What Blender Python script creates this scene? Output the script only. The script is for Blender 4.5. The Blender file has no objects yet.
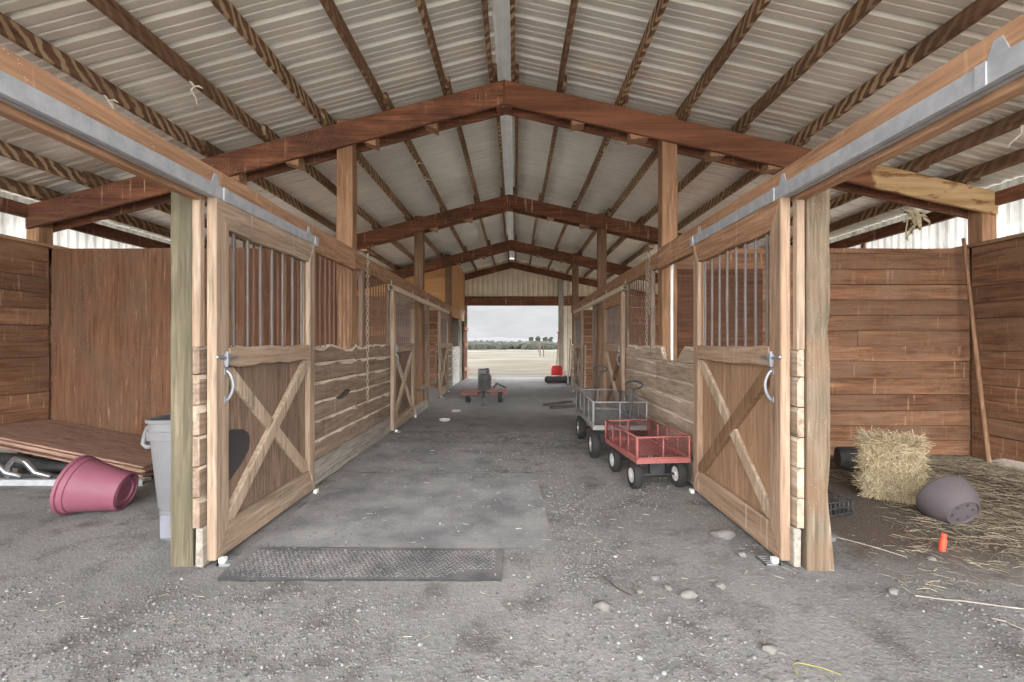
import bpy, bmesh, math, random
from mathutils import Vector, Matrix, Euler, noise as mnoise

scene = bpy.context.scene
COL = scene.collection
F, CX, CY, H = 455.0, 515.0, 342.0, 1.4
R = random.Random(7)
PI = math.pi


def lin(c):
    out = []
    for v in c:
        v = v / 255.0
        out.append(v / 12.92 if v <= 0.04045 else ((v + 0.055) / 1.055) ** 2.4)
    return (out[0], out[1], out[2], 1.0)


# ------------------------------------------------------------------ materials
class NT:
    def __init__(self, name, world=False):
        if world:
            self.m = bpy.data.worlds.new(name)
        else:
            self.m = bpy.data.materials.new(name)
        self.m.use_nodes = True
        self.t = self.m.node_tree
        self.t.nodes.clear()

    def n(self, kind, **kw):
        nd = self.t.nodes.new(kind)
        for k, v in kw.items():
            if k.startswith('i_'):
                key = k[2:]
                key = int(key) if key.isdigit() else key.replace('_', ' ')
                nd.inputs[key].default_value = v
            else:
                setattr(nd, k, v)
        return nd

    def l(self, a, b):
        self.t.links.new(a, b)

    def noise(self, vec, scale, detail=4, rough=0.55, dist=0.0):
        nd = self.n('ShaderNodeTexNoise')
        nd.inputs['Scale'].default_value = scale
        nd.inputs['Detail'].default_value = detail
        nd.inputs['Roughness'].default_value = rough
        nd.inputs['Distortion'].default_value = dist
        if vec is not None:
            self.l(vec, nd.inputs['Vector'])
        return nd.outputs['Fac']

    def ramp(self, fac, stops):
        nd = self.n('ShaderNodeValToRGB')
        e = nd.color_ramp.elements
        e[0].position, e[0].color = stops[0]
        e[1].position, e[1].color = stops[-1]
        for p, c in stops[1:-1]:
            x = e.new(p)
            x.color = c
        self.l(fac, nd.inputs['Fac'])
        return nd.outputs['Color']

    def mix(self, fac, a, b, mode='MIX'):
        nd = self.n('ShaderNodeMix', data_type='RGBA', blend_type=mode)
        for s, v in ((0, fac), (6, a), (7, b)):
            if hasattr(v, 'is_linked'):
                self.l(v, nd.inputs[s])
            else:
                nd.inputs[s].default_value = v
        return nd.outputs[2]

    def math(self, op, a, b=None, clamp=False):
        nd = self.n('ShaderNodeMath', operation=op)
        nd.use_clamp = clamp
        for s, v in ((0, a), (1, b)):
            if v is None:
                continue
            if hasattr(v, 'is_linked'):
                self.l(v, nd.inputs[s])
            else:
                nd.inputs[s].default_value = v
        return nd.outputs[0]

    def mapping(self, vec, scale=(1, 1, 1), rot=(0, 0, 0), loc=(0, 0, 0)):
        nd = self.n('ShaderNodeMapping')
        nd.inputs['Scale'].default_value = scale
        nd.inputs['Rotation'].default_value = rot
        nd.inputs['Location'].default_value = loc
        self.l(vec, nd.inputs['Vector'])
        return nd.outputs[0]

    def principled(self, color, rough=0.8, metal=0.0, bump=None, bstr=0.2, bdist=0.01, spec=0.3):
        p = self.n('ShaderNodeBsdfPrincipled')
        for k, v in (('Base Color', color), ('Roughness', rough), ('Metallic', metal)):
            if hasattr(v, 'is_linked'):
                self.l(v, p.inputs[k])
            else:
                p.inputs[k].default_value = v
        p.inputs['Specular IOR Level'].default_value = spec
        if bump is not None:
            b = self.n('ShaderNodeBump')
            b.inputs['Strength'].default_value = bstr
            b.inputs['Distance'].default_value = bdist
            self.l(bump, b.inputs['Height'])
            self.l(b.outputs[0], p.inputs['Normal'])
        o = self.n('ShaderNodeOutputMaterial')
        self.l(p.outputs[0], o.inputs[0])
        return p

    def coords(self, jitter=True):
        tc = self.n('ShaderNodeTexCoord').outputs['Object']
        if not jitter:
            return tc
        oi = self.n('ShaderNodeObjectInfo')
        r = self.math('MULTIPLY', oi.outputs['Random'], 37.0)
        geo = self.n('ShaderNodeNewGeometry')
        ri = self.math('MULTIPLY', geo.outputs['Random Per Island'], 23.0)
        s = self.math('ADD', r, ri)
        cb = self.n('ShaderNodeCombineXYZ')
        for i in range(3):
            self.l(s, cb.inputs[i])
        va = self.n('ShaderNodeVectorMath', operation='ADD')
        self.l(tc, va.inputs[0])
        self.l(cb.outputs[0], va.inputs[1])
        return va.outputs[0]


MATS = {}


def wood(name, light, dark, axis, patch=None, patch_amt=0.5, drip=None, drip_amt=0.5, var=0.25, grain=9.0, bstr=0.35, speck=0.):
    """Procedural timber. axis = 'X' 'Y' 'Z' grain direction."""
    key = (name, axis)
    if key in MATS:
        return MATS[key]
    t = NT(name + '_' + axis.lower())
    v = t.coords()
    sc = [1.0, 1.0, 1.0]
    sc['XYZ'.index(axis)] = 0.07
    g = t.mapping(v, scale=tuple(s * grain for s in sc))
    n1 = t.noise(g, 1.0, 6, 0.6, 1.2)
    n2 = t.noise(g, 5.0, 4, 0.6, 0.4)
    col = t.ramp(n1, [(0.3, lin(dark)), (0.68, lin(light))])
    fine = t.ramp(n2, [(0.3, (0.42, 0.40, 0.38, 1)), (0.6, (1.1, 1.1, 1.1, 1))])
    col = t.mix(0.75, col, fine, 'MULTIPLY')
    if patch:
        n3 = t.noise(v, 1.7, 5, 0.65, 0.3)
        f = t.ramp(n3, [(0.42, (0, 0, 0, 1)), (0.64, (1, 1, 1, 1))])
        f = t.math('MULTIPLY', f, patch_amt)
        col = t.mix(f, col, lin(patch))
    if drip:
        dv = t.mapping(v, scale=(26, 26, 1.6))
        n4 = t.noise(dv, 1.0, 3, 0.6)
        n5 = t.noise(v, 2.3, 2, 0.5)
        f = t.math('MULTIPLY', t.ramp(n4, [(0.6, (0, 0, 0, 1)), (0.7, (1, 1, 1, 1))]),
                   t.ramp(n5, [(0.42, (0, 0, 0, 1)), (0.6, (1, 1, 1, 1))]))
        f = t.math('MULTIPLY', f, drip_amt)
        col = t.mix(f, col, lin(drip))
    if speck:
        vo = t.n('ShaderNodeTexVoronoi', feature='F1')
        vo.inputs['Scale'].default_value = 55
        t.l(v, vo.inputs['Vector'])
        n6 = t.noise(v, 4.2, 2, .5)
        f = t.math('MULTIPLY', t.ramp(vo.outputs['Distance'], [(.1, (1, 1, 1, 1)), (.17, (0, 0, 0, 1))]), t.ramp(n6, [(.5, (0, 0, 0, 1)), (.56, (1, 1, 1, 1))]))
        col = t.mix(t.math('MULTIPLY', f, speck), col, lin((208, 190, 168)))
    geo = t.n('ShaderNodeNewGeometry').outputs['Random Per Island']
    oi = t.n('ShaderNodeObjectInfo').outputs['Random']
    rr = t.math('FRACT', t.math('ADD', t.math('MULTIPLY', geo, 7.13), t.math('MULTIPLY', oi, 3.7)))
    k = t.math('ADD', t.math('MULTIPLY', rr, var), 1.0 - var * 0.5)
    kk = t.n('ShaderNodeCombineColor')
    for i in range(3):
        t.l(k, kk.inputs[i])
    col = t.mix(1.0, col, kk.outputs[0], 'MULTIPLY')
    hgt = t.math('ADD', n1, t.math('MULTIPLY', n2, 0.6))
    t.principled(col, 0.86, 0, hgt, bstr, 0.006, 0.2)
    MATS[key] = t.m
    return t.m


def W(kind, axis):
    P = {
        'rafter': dict(light=(144, 97, 72), dark=(94, 61, 46), patch=(82, 56, 45), patch_amt=.75, drip=(202, 170, 138), drip_amt=.7, speck=.7),
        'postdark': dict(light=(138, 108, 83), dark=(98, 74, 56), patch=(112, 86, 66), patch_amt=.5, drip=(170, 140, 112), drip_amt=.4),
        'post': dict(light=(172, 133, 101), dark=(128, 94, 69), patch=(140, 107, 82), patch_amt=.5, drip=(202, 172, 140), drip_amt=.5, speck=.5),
        'jambgreen': dict(light=(122, 112, 94), dark=(82, 76, 60), patch=(92, 87, 68), patch_amt=.6, drip=(146, 136, 112), drip_amt=.5),
        'jamb': dict(light=(128, 115, 98), dark=(96, 83, 68), patch=(124, 94, 70), patch_amt=.6, drip=(200, 184, 160), drip_amt=.5, speck=.4),
        'header': dict(light=(176, 138, 108), dark=(130, 96, 72), patch=(146, 112, 88), patch_amt=.5, drip=(202, 172, 140), drip_amt=.7, speck=.7),
        'door': dict(light=(176, 156, 136), dark=(134, 114, 96), patch=(154, 130, 108), patch_amt=.5, drip=(210, 194, 174), drip_amt=.4, var=.14),
        'doortan': dict(light=(176, 150, 127), dark=(138, 111, 90), patch=(156, 129, 106), patch_amt=.5, drip=(210, 190, 166), drip_amt=.5, var=.14, speck=.3),
        'panel': dict(light=(140, 117, 99), dark=(94, 77, 65), patch=(122, 103, 88), patch_amt=.5, var=.06, grain=16),
        'paneltan': dict(light=(172, 140, 112), dark=(136, 106, 82), patch=(158, 124, 96), patch_amt=.5, var=.06, grain=14),
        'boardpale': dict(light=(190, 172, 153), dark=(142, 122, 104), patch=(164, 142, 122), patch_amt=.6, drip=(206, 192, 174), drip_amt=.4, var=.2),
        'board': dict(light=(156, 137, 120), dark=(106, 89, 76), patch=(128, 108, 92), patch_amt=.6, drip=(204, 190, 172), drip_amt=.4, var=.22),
        'pale': dict(light=(216, 202, 182), dark=(178, 160, 138), var=.2),
        'wall': dict(light=(148, 108, 80), dark=(92, 62, 45), patch=(128, 101, 81), patch_amt=.65, drip=(196, 160, 126), drip_amt=.6, var=.34, speck=.6),
        'ply': dict(light=(122, 88, 66), dark=(98, 68, 50), patch=(106, 85, 69), patch_amt=.6, drip=(196, 156, 122), drip_amt=.6, var=.05, grain=6, bstr=.12, speck=.6),
        'plyshade': dict(light=(98, 68, 50), dark=(76, 51, 38), patch=(84, 62, 48), patch_amt=.6, drip=(150, 120, 96), drip_amt=.5, var=.05, grain=6, bstr=.12),  # ply with the shade behind the door grilles put into its colour
        'orange': dict(light=(204, 156, 108), dark=(180, 132, 86), patch=(186, 140, 96), patch_amt=.5, var=.1, grain=5, bstr=.1),
        'grey': dict(light=(170, 162, 152), dark=(132, 124, 114), patch=(146, 134, 122), patch_amt=.4),
        'old': dict(light=(84, 76, 68), dark=(58, 52, 46)),
        'white': dict(light=(224, 221, 214), dark=(190, 185, 176), patch=(174, 166, 154), patch_amt=.35, var=.15),
        'sheet': dict(light=(174, 142, 124), dark=(138, 106, 92), patch=(156, 130, 112), patch_amt=.5, var=.2),
        'red': dict(light=(156, 106, 84), dark=(112, 70, 54), patch=(128, 84, 64), patch_amt=.5),
    }[kind]
    return wood('wood_' + kind, axis=axis, **P)


def plain(name, col, rough=.6, metal=0., col2=None, scale=8., bstr=.0, spec=.4, amount=.6):
    if name in MATS:
        return MATS[name]
    t = NT(name)
    v = t.coords()
    n1 = t.noise(v, scale, 5, .6)
    if col2 is None:
        col2 = tuple(c * .82 for c in col)
    c = t.mix(t.math('MULTIPLY', t.ramp(n1, [(.4, (0, 0, 0, 1)), (.66, (1, 1, 1, 1))]), amount), lin(col), lin(col2))
    t.principled(c, rough, metal, t.noise(v, scale * 6, 3), bstr, .004, spec)
    MATS[name] = t.m
    return t.m


def m_purlin():
    if 'purlin' in MATS:
        return MATS['purlin']
    t = NT('purlin_stained')
    v = t.coords()
    w = t.n('ShaderNodeTexWave', wave_type='BANDS', bands_direction='DIAGONAL')
    w.inputs['Scale'].default_value = 4.4
    w.inputs['Distortion'].default_value = 5.5
    w.inputs['Detail'].default_value = 4.0
    w.inputs['Detail Scale'].default_value = 1.1
    t.l(v, w.inputs['Vector'])
    g = t.mapping(v, scale=(14, 1.2, 14))
    n1 = t.noise(g, 1.0, 5, .6, .8)
    base = t.ramp(n1, [(.32, lin((84, 62, 48))), (.68, lin((126, 96, 74)))])
    pale = lin((176, 152, 122))
    n2 = t.noise(v, .8, 2, .5)
    f = t.math('MULTIPLY', t.ramp(w.outputs['Fac'], [(.52, (0, 0, 0, 1)), (.72, (1, 1, 1, 1))]),
               t.ramp(n2, [(.4, (.15, .15, .15, 1)), (.6, (1, 1, 1, 1))]))
    c = t.mix(f, base, pale)
    t.principled(c, .9, 0, n1, .3, .006, .2)
    MATS['purlin'] = t.m
    return t.m


def m_roof():
    t = NT('roof_sheet_metal')
    v = t.coords(False)
    n = t.noise(v, 1.1, 5, .6)
    c = t.ramp(n, [(.35, lin((210, 206, 196))), (.65, lin((226, 222, 213)))])
    st = t.noise(t.mapping(v, scale=(2.2, 9, 2.2)), 1., 5, .65)
    c = t.mix(t.math('MULTIPLY', t.ramp(st, [(.56, (0, 0, 0, 1)), (.8, (1, 1, 1, 1))]), .08), c, lin((184, 170, 150)))
    t.principled(c, .32, .2, t.noise(v, 7, 3), .06, .01, .5)
    return t.m


def m_floor():
    t = NT('dirt_floor')
    v = t.coords(False)
    big = t.noise(v, .55, 5, .6, .4)
    med = t.noise(v, 3.2, 6, .65)
    fine = t.noise(v, 40, 4, .7)
    c = t.ramp(big, [(.35, lin((128, 127, 125))), (.65, lin((158, 156, 153)))])
    c = t.mix(t.math('MULTIPLY', t.ramp(med, [(.5, (0, 0, 0, 1)), (.68, (1, 1, 1, 1))]), .85), c, lin((96, 92, 88)))
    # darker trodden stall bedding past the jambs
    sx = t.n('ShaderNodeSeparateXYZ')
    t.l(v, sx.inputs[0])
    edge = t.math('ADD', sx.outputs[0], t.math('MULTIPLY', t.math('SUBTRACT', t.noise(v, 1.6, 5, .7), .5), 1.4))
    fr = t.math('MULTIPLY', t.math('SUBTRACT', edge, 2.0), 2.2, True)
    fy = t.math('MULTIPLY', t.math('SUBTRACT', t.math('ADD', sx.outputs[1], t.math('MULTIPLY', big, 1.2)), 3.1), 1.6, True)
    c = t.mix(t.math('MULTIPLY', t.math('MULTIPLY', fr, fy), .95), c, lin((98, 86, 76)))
    # far aisle blends towards an even mid grey
    far = t.math('MULTIPLY', t.math('SUBTRACT', t.math('ADD', sx.outputs[1], t.math('MULTIPLY', t.math('SUBTRACT', med, .5), 4.)), 5.6), .3, True)
    c = t.mix(t.math('MULTIPLY', far, .6), c, lin((122, 120, 118)))
    sp = t.n('ShaderNodeTexVoronoi', feature='F1')
    sp.inputs['Scale'].default_value = 46
    t.l(v, sp.inputs['Vector'])
    s2 = t.math('MULTIPLY', t.ramp(sp.outputs['Distance'], [(.16, (1, 1, 1, 1)), (.34, (0, 0, 0, 1))]), t.ramp(med, [(.38, (0, 0, 0, 1)), (.6, (1, 1, 1, 1))]))
    c = t.mix(t.math('MULTIPLY', s2, .4), c, lin((160, 158, 154)))
    c = t.mix(.5, c, t.ramp(fine, [(.3, (.5, .5, .5, 1)), (.66, (1.22, 1.22, 1.22, 1))]), 'MULTIPLY')
    h = t.math('ADD', t.math('ADD', t.math('MULTIPLY', med, 1.2), fine), t.math('MULTIPLY', s2, .6))
    t.principled(c, .95, 0, h, .55, .014, .15)
    return t.m


def m_field():
    t = NT('dry_field')
    v = t.coords(False)
    a = t.noise(t.mapping(v, scale=(.06, .1, 1)), 1., 6, .6)
    b = t.noise(t.mapping(v, scale=(.35, 1.2, 1)), 1., 5, .7)
    c = t.ramp(a, [(.38, lin((94, 90, 82))), (.5, lin((80, 72, 59))), (.62, lin((110, 107, 102)))])
    c = t.mix(t.math('MULTIPLY', t.ramp(b, [(.52, (0, 0, 0, 1)), (.72, (1, 1, 1, 1))]), .4), c, lin((78, 75, 64)))
    t.principled(c, 1., 0, b, .3, .05, .1)
    return t.m


def m_mat(name, tread):
    t = NT(name)
    v = t.coords(False)
    n = t.noise(v, 2.2, 6, .65)
    f = t.noise(v, 34, 4, .7)
    if tread:
        c = t.ramp(n, [(.4, lin((92, 91, 93))), (.66, lin((136, 133, 130)))])
    else:
        c = t.ramp(n, [(.36, lin((122, 122, 124))), (.62, lin((158, 157, 156)))])
    c = t.mix(.35, c, t.ramp(f, [(.3, (.7, .7, .7, 1)), (.66, (1.12, 1.12, 1.12, 1))]), 'MULTIPLY')
    t.principled(c, .9, 0, f, .35, .006, .2)
    return t.m


def m_translucent():
    t = NT('clear_corrugated_sheet')
    v = t.coords(False)
    n = t.noise(t.mapping(v, scale=(1, 5, 1.3)), 1., 5, .65)
    s = t.n('ShaderNodeSeparateXYZ')
    t.l(v, s.inputs[0])
    c = t.ramp(n, [(.3, lin((122, 120, 114))), (.6, lin((168, 167, 163)))])
    d = t.n('ShaderNodeBsdfDiffuse')
    tr = t.n('ShaderNodeBsdfTranslucent')
    t.l(c, d.inputs[0])
    t.l(c, tr.inputs[0])
    mx = t.n('ShaderNodeMixShader')
    mx.inputs[0].default_value = .8
    t.l(d.outputs[0], mx.inputs[1])
    t.l(tr.outputs[0], mx.inputs[2])
    o = t.n('ShaderNodeOutputMaterial')
    t.l(mx.outputs[0], o.inputs[0])
    return t.m


def m_hay(name, a, b):
    t = NT(name)
    v = t.coords()
    geo = t.n('ShaderNodeNewGeometry').outputs['Random Per Island']
    c = t.ramp(geo, [(0., lin(a)), (1., lin(b))])
    n = t.noise(v, 60, 3)
    t.principled(c, .85, 0, n, .2, .003, .2)
    return t.m


# ------------------------------------------------------------------ mesh builder
class MB:
    def __init__(self):
        self.v, self.f, self.mi, self.sm = [], [], [], []

    def add(self, vs, fs, mi=0, sm=False):
        b = len(self.v)
        self.v += [tuple(x) for x in vs]
        for f in fs:
            self.f.append([b + i for i in f])
            self.mi.append(mi)
            self.sm.append(sm)
        return self

    def box(self, x0, x1, y0, y1, z0, z1, mi=0):
        return self.add([(x0, y0, z0), (x1, y0, z0), (x1, y1, z0), (x0, y1, z0), (x0, y0, z1), (x1, y0, z1), (x1, y1, z1), (x0, y1, z1)],
                        [(0, 3, 2, 1), (4, 5, 6, 7), (0, 1, 5, 4), (1, 2, 6, 5), (2, 3, 7, 6), (3, 0, 4, 7)], mi)

    def prism(self, poly, axis, a, b, mi=0):
        """poly: 2D points in the two other axes (in X,Y,Z order), extruded along axis a..b."""
        n = len(poly)

        def P(p, w):
            return {'X': (w, p[0], p[1]), 'Y': (p[0], w, p[1]), 'Z': (p[0], p[1], w)}[axis]
        vs = [P(p, a) for p in poly] + [P(p, b) for p in poly]
        fs = [list(range(n))[::-1], list(range(n, 2 * n))] + [(i, (i + 1) % n, n + (i + 1) % n, n + i) for i in range(n)]
        return self.add(vs, fs, mi)

    def loft(self, rings, mi=0, sm=True, caps=True, closed=False):
        n = len(rings[0])
        vs = [p for r in rings for p in r]
        fs = []
        m = len(rings)
        for k in range(m if closed else m - 1):
            a, b = k * n, ((k + 1) % m) * n
            for i in range(n):
                j = (i + 1) % n
                fs.append((a + i, a + j, b + j, b + i))
        self.add(vs, fs, mi, sm)
        if caps and not closed:
            self.add(rings[0], [list(range(n))[::-1]], mi, False)
            self.add(rings[-1], [list(range(n))], mi, False)
        return self

    def tube(self, pts, r, seg=8, mi=0, closed=False):
        pts = [Vector(p) for p in pts]
        rings = []
        n = len(pts)
        up = Vector((0, 0, 1))
        prev = None
        for i, p in enumerate(pts):
            if closed:
                d = pts[(i + 1) % n] - pts[i - 1]
            else:
                d = pts[min(i + 1, n - 1)] - pts[max(i - 1, 0)]
            d.normalize()
            if prev is None:
                ref = up if abs(d.z) < .9 else Vector((1, 0, 0))
                a = d.cross(ref).normalized()
            else:
                a = (prev - d * prev.dot(d)).normalized()
            prev = a
            b = d.cross(a)
            rr = r[i] if isinstance(r, (list, tuple)) else r
            rings.append([p + (a * math.cos(2 * PI * k / seg) + b * math.sin(2 * PI * k / seg)) * rr for k in range(seg)])
        return self.loft(rings, mi, True, True, closed)

    def lathe(self, prof, seg=32, mi=0, M=None):
        """prof: (r,z) list, spun about z."""
        rings = []
        for r, z in prof:
            ring = [Vector((r * math.cos(2 * PI * k / seg), r * math.sin(2 * PI * k / seg), z)) for k in range(seg)]
            if M:
                ring = [M @ p for p in ring]
            rings.append(ring)
        return self.loft(rings, mi, True, True)

    def beam(self, x0, x1, y0, y1, z0, z1, jit=.004, step=.25, mi=0, seed=0):
        """Rough-sawn length of timber along its longest axis."""
        rr = random.Random(seed)
        d = (x1 - x0, y1 - y0, z1 - z0)
        ax = d.index(max(d))
        n = max(2, int(d[ax] / step))
        lo, hi = (x0, y0, z0), (x1, y1, z1)
        oth = [i for i in range(3) if i != ax]
        rings = []
        for k in range(n + 1):
            w = lo[ax] + d[ax] * k / n
            ring = []
            for sa, sb in ((0, 0), (1, 0), (1, 1), (0, 1)):
                p = [0, 0, 0]
                p[ax] = w
                p[oth[0]] = (hi if sa else lo)[oth[0]] + rr.uniform(-jit, jit)
                p[oth[1]] = (hi if sb else lo)[oth[1]] + rr.uniform(-jit, jit)
                ring.append(tuple(p))
            rings.append(ring)
        return self.loft(rings, mi, False)

    def build(self, name, mats, parent=None, loc=None, rot=None, bevel=0.):
        me = bpy.data.meshes.new(name)
        me.from_pydata(self.v, [], self.f)
        if not isinstance(mats, (list, tuple)):
            mats = [mats]
        for m in mats:
            me.materials.append(m)
        for p, mi, sm in zip(me.polygons, self.mi, self.sm):
            p.material_index = mi
            p.use_smooth = sm
        bm = bmesh.new()
        bm.from_mesh(me)
        bmesh.ops.remove_doubles(bm, verts=bm.verts, dist=1e-5)
        bmesh.ops.recalc_face_normals(bm, faces=bm.faces)
        for e in bm.edges:
            if len(e.link_faces) == 2 and e.calc_face_angle(0) > .7:
                e.smooth = False
        bm.to_mesh(me)
        bm.free()
        me.update()
        o = bpy.data.objects.new(name, me)
        COL.objects.link(o)
        if parent:
            o.parent = parent
        if loc:
            o.location = loc
        if rot:
            o.rotation_euler = rot
        if bevel:
            b = o.modifiers.new('bevel', 'BEVEL')
            b.width = bevel
            b.segments = 1
            b.limit_method = 'ANGLE'
            b.angle_limit = 1.0
        return o


def tag(o, label, cat, group=None, kind=None):
    o['label'] = label
    o['category'] = cat
    if group:
        o['group'] = group
    if kind:
        o['kind'] = kind
    return o


def thing(name, label, cat, loc=(0, 0, 0), rot=(0, 0, 0), group=None, kind=None):
    o = bpy.data.objects.new(name, None)
    COL.objects.link(o)
    o.location = loc
    o.rotation_euler = rot
    return tag(o, label, cat, group, kind)


def wob(x, y):
    return (mnoise.noise(Vector((x * .9, y * .9, 3.1)))) * .012


# ------------------------------------------------------------------ dimensions
RX, RZ = -.13, 4.56            # ridge line
SL, SR = .262, .226            # slopes left / right
T = [5.48, 9.73, 14.05]        # truss planes (front face)
END = 17.9
FRONT = -1.5
WLX, WRX = -5.74, 5.62         # inner faces of side walls
WTOP = 2.56
XL, XR = -1.865, 1.66          # aisle faces of the sliding doors


def raft_z(x):
    return RZ - (SL * (RX - x) if x < RX else SR * (x - RX))


galv = plain('galvanised_steel', (176, 180, 186), .5, .5, (212, 214, 216), 14., .1)
galv_dark = plain('grey_hardware_steel', (150, 152, 156), .5, .5, (120, 122, 126), 14., .1)
galv_dull = plain('dusty_steel', (196, 180, 158), .7, .1, (212, 198, 176), 10., .1)
chrome = plain('worn_chrome', (190, 192, 196), .3, .9, (150, 150, 150), 10.)
rusty = plain('rusty_steel', (150, 112, 84), .75, .2, (112, 80, 60), 18., .2)
barmat = plain('bar_steel', (112, 104, 100), .6, .3, (92, 76, 66), 9., .1)
barbrown = plain('bar_rust_brown', (116, 88, 70), .75, .15, (86, 60, 46), 9., .1)
white_p = plain('white_plastic', (225, 224, 220), .5, 0, (196, 190, 180), 7.)
black_r = plain('black_rubber', (40, 39, 39), .8, 0, (62, 60, 58), 9., .2)
black_p = plain('black_plastic', (48, 48, 50), .55, 0, (78, 76, 74), 9.)

# ------------------------------------------------------------------ setting: floor and outside ground
mb = MB()
nx, ny = 64, 96
x0, x1, y0, y1 = -6.1, 6.05, -2.0, END + .15
vs = [(x0 + (x1 - x0) * i / nx, y0 + (y1 - y0) * j / ny, 0) for j in range(ny + 1) for i in range(nx + 1)]
vs = [(x, y, wob(x, y)) for x, y, z in vs]
fs = [(j * (nx + 1) + i, j * (nx + 1) + i + 1, (j + 1) * (nx + 1) + i + 1, (j + 1) * (nx + 1) + i) for j in range(ny) for i in range(nx)]
mb.add(vs, fs, 0, True)
tag(mb.build('floor', m_floor()), 'grey dirt and gravel floor of the barn aisle and stalls', 'floor', kind='structure')

mb = MB()
mb.add([(-1500, -400, -.03), (1500, -400, -.03), (1500, 2500, -.03), (-1500, 2500, -.03)], [(0, 1, 2, 3)])
tag(mb.build('ground', m_field()), 'pale dry open field beyond the far barn opening', 'field', kind='structure')

t = NT('pale_bounce_ground')  # pale ground added out of view to bounce sky light into the barn
v = t.coords(False)
n1 = t.noise(v, .6, 5, .6)
t.principled(t.ramp(n1, [(.35, lin((176, 170, 160))), (.65, lin((200, 195, 186)))]), .95, 0, t.noise(v, 9, 4), .3, .02, .1)
mb = MB()
for a in ((-30, 30, -34, -1.9), (-30, -6.0, -1.9, END), (5.95, 30, -1.9, END)):
    mb.box(a[0], a[1], a[2], a[3], -.2, -.022)
tag(mb.build('yard_ground', t.m), 'unseen pale ground added around the barn to bounce light inside', 'yard', kind='structure')

# ------------------------------------------------------------------ roof
roofmat = m_roof()


def roof_side(name, xa, xb, side, label):
    prof = []
    pitch = .305
    y = FRONT - .1
    while y < END + .3:
        prof += [(y, 0), (y + .01, .044), (y + .03, .044), (y + .066, 0),
                 (y + .135, 0), (y + .141, .008), (y + .153, .008), (y + .163, 0),
                 (y + .215, 0), (y + .221, .008), (y + .233, .008), (y + .243, 0)]
        y += pitch
    mb = MB()
    nxs = 6
    rows = []
    vs = []
    for k in range(nxs + 1):
        x = xa + (xb - xa) * k / nxs
        z = raft_z(x) + .142
        vs += [(x, py, z + pz) for py, pz in prof]
    n = len(prof)
    fs = [(k * n + i, k * n + i + 1, (k + 1) * n + i + 1, (k + 1) * n + i) for k in range(nxs) for i in range(n - 1)]
    mb.add(vs, fs)
    o = mb.build(name, roofmat)
    s = o.modifiers.new('thick', 'SOLIDIFY')
    s.thickness = .002
    tag(o, label, 'roof', kind='structure')


roof_side('ceiling_left', RX - .09, -6.35, -1, 'ribbed pale metal roof sheeting on the trash can side')
roof_side('ceiling_right', RX + .09, 6.3, 1, 'ribbed pale metal roof sheeting on the hay bale side')
mb = MB()
zt = RZ + .142
zt += .05
poly = [(RX - .2, zt - SL * .2), (RX - .06, zt - SL * .06), (RX, zt + .01), (RX + .06, zt - SR * .06), (RX + .2, zt - SR * .2),
        (RX + .2, zt - SR * .2 + .004), (RX + .06, zt - SR * .06 + .004), (RX, zt + .015), (RX - .06, zt - SL * .06 + .004), (RX - .2, zt - SL * .2 + .004)]
mb.prism(poly, 'Y', FRONT - .1, END + .3)
tl = m_translucent()
tag(mb.build('ridge_flashing', plain('pale_flashing', (214, 215, 216), .45, .1, (190, 190, 190), 3.)), 'bright bare metal flashing along the peak of the roof', 'flashing')

# purlins
OFF = [.13, .69, 1.42, 2.15, 2.85, 3.55, 4.25, 4.95, 5.55]
ORD = ['first', 'second', 'third', 'fourth', 'fifth', 'sixth', 'seventh', 'eighth', 'ninth']
BAYS = [(FRONT, T[0] + .12, 'before the first rafters'), (T[0] + .12, T[1] + .12, 'past the first rafters'),
        (T[1] + .12, T[2] + .12, 'past the second rafters'), (T[2] + .12, END + .1, 'past the third rafters')]
pm = m_purlin()
for side in (-1, 1):
    for i, off in enumerate(OFF):
        for b, (ya, yb, where) in enumerate(BAYS):
            if b >= 2 and i > 6:
                continue
            xx = RX + side * off + (.024 if b % 2 else -.024)
            zz = raft_z(xx)
            mb = MB()
            mb.beam(xx - .022, xx + .022, ya - .26 if b else ya, yb + .26 if b < 3 else yb, zz + .002, zz + .139, .003, .4, 0, i * 10 + b)
            o = mb.build('roof_purlin', pm, bevel=.003)
            tag(o, 'stained roof purlin, %s from the ridge on the %s side, %s' % (ORD[i], 'trash can' if side < 0 else 'hay bale', where),
                'purlin', 'roof purlins')

def m_twotone():
    # the one rafter whose outer end was never stained
    t = NT('rafter_unstained_end')
    v = t.coords(False)
    g = t.mapping(v, scale=(.7, 9, 9))
    n1 = t.noise(g, 1.0, 6, .6, 1.2)
    sx = t.n('ShaderNodeSeparateXYZ')
    t.l(v, sx.inputs[0])
    red = t.ramp(n1, [(.3, lin((94, 61, 46))), (.68, lin((144, 97, 72)))])
    raw = t.ramp(n1, [(.3, lin((150, 116, 78))), (.68, lin((204, 172, 128)))])
    e = t.math('ADD', sx.outputs[0], t.math('MULTIPLY', t.noise(v, 9, 3, .6), .25))
    f = t.math('MULTIPLY', t.math('SUBTRACT', e, 4.42), 16., True)
    c = t.mix(f, red, raw)
    k = t.math('MULTIPLY', t.ramp(t.noise(t.mapping(v, scale=(3, 8, 8)), 1., 3), [(.56, (0, 0, 0, 1)), (.62, (1, 1, 1, 1))]), f)
    c = t.mix(t.math('MULTIPLY', k, .75), c, lin((120, 74, 48)))
    t.principled(c, .86, 0, n1, .3, .006, .2)
    return t.m


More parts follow.
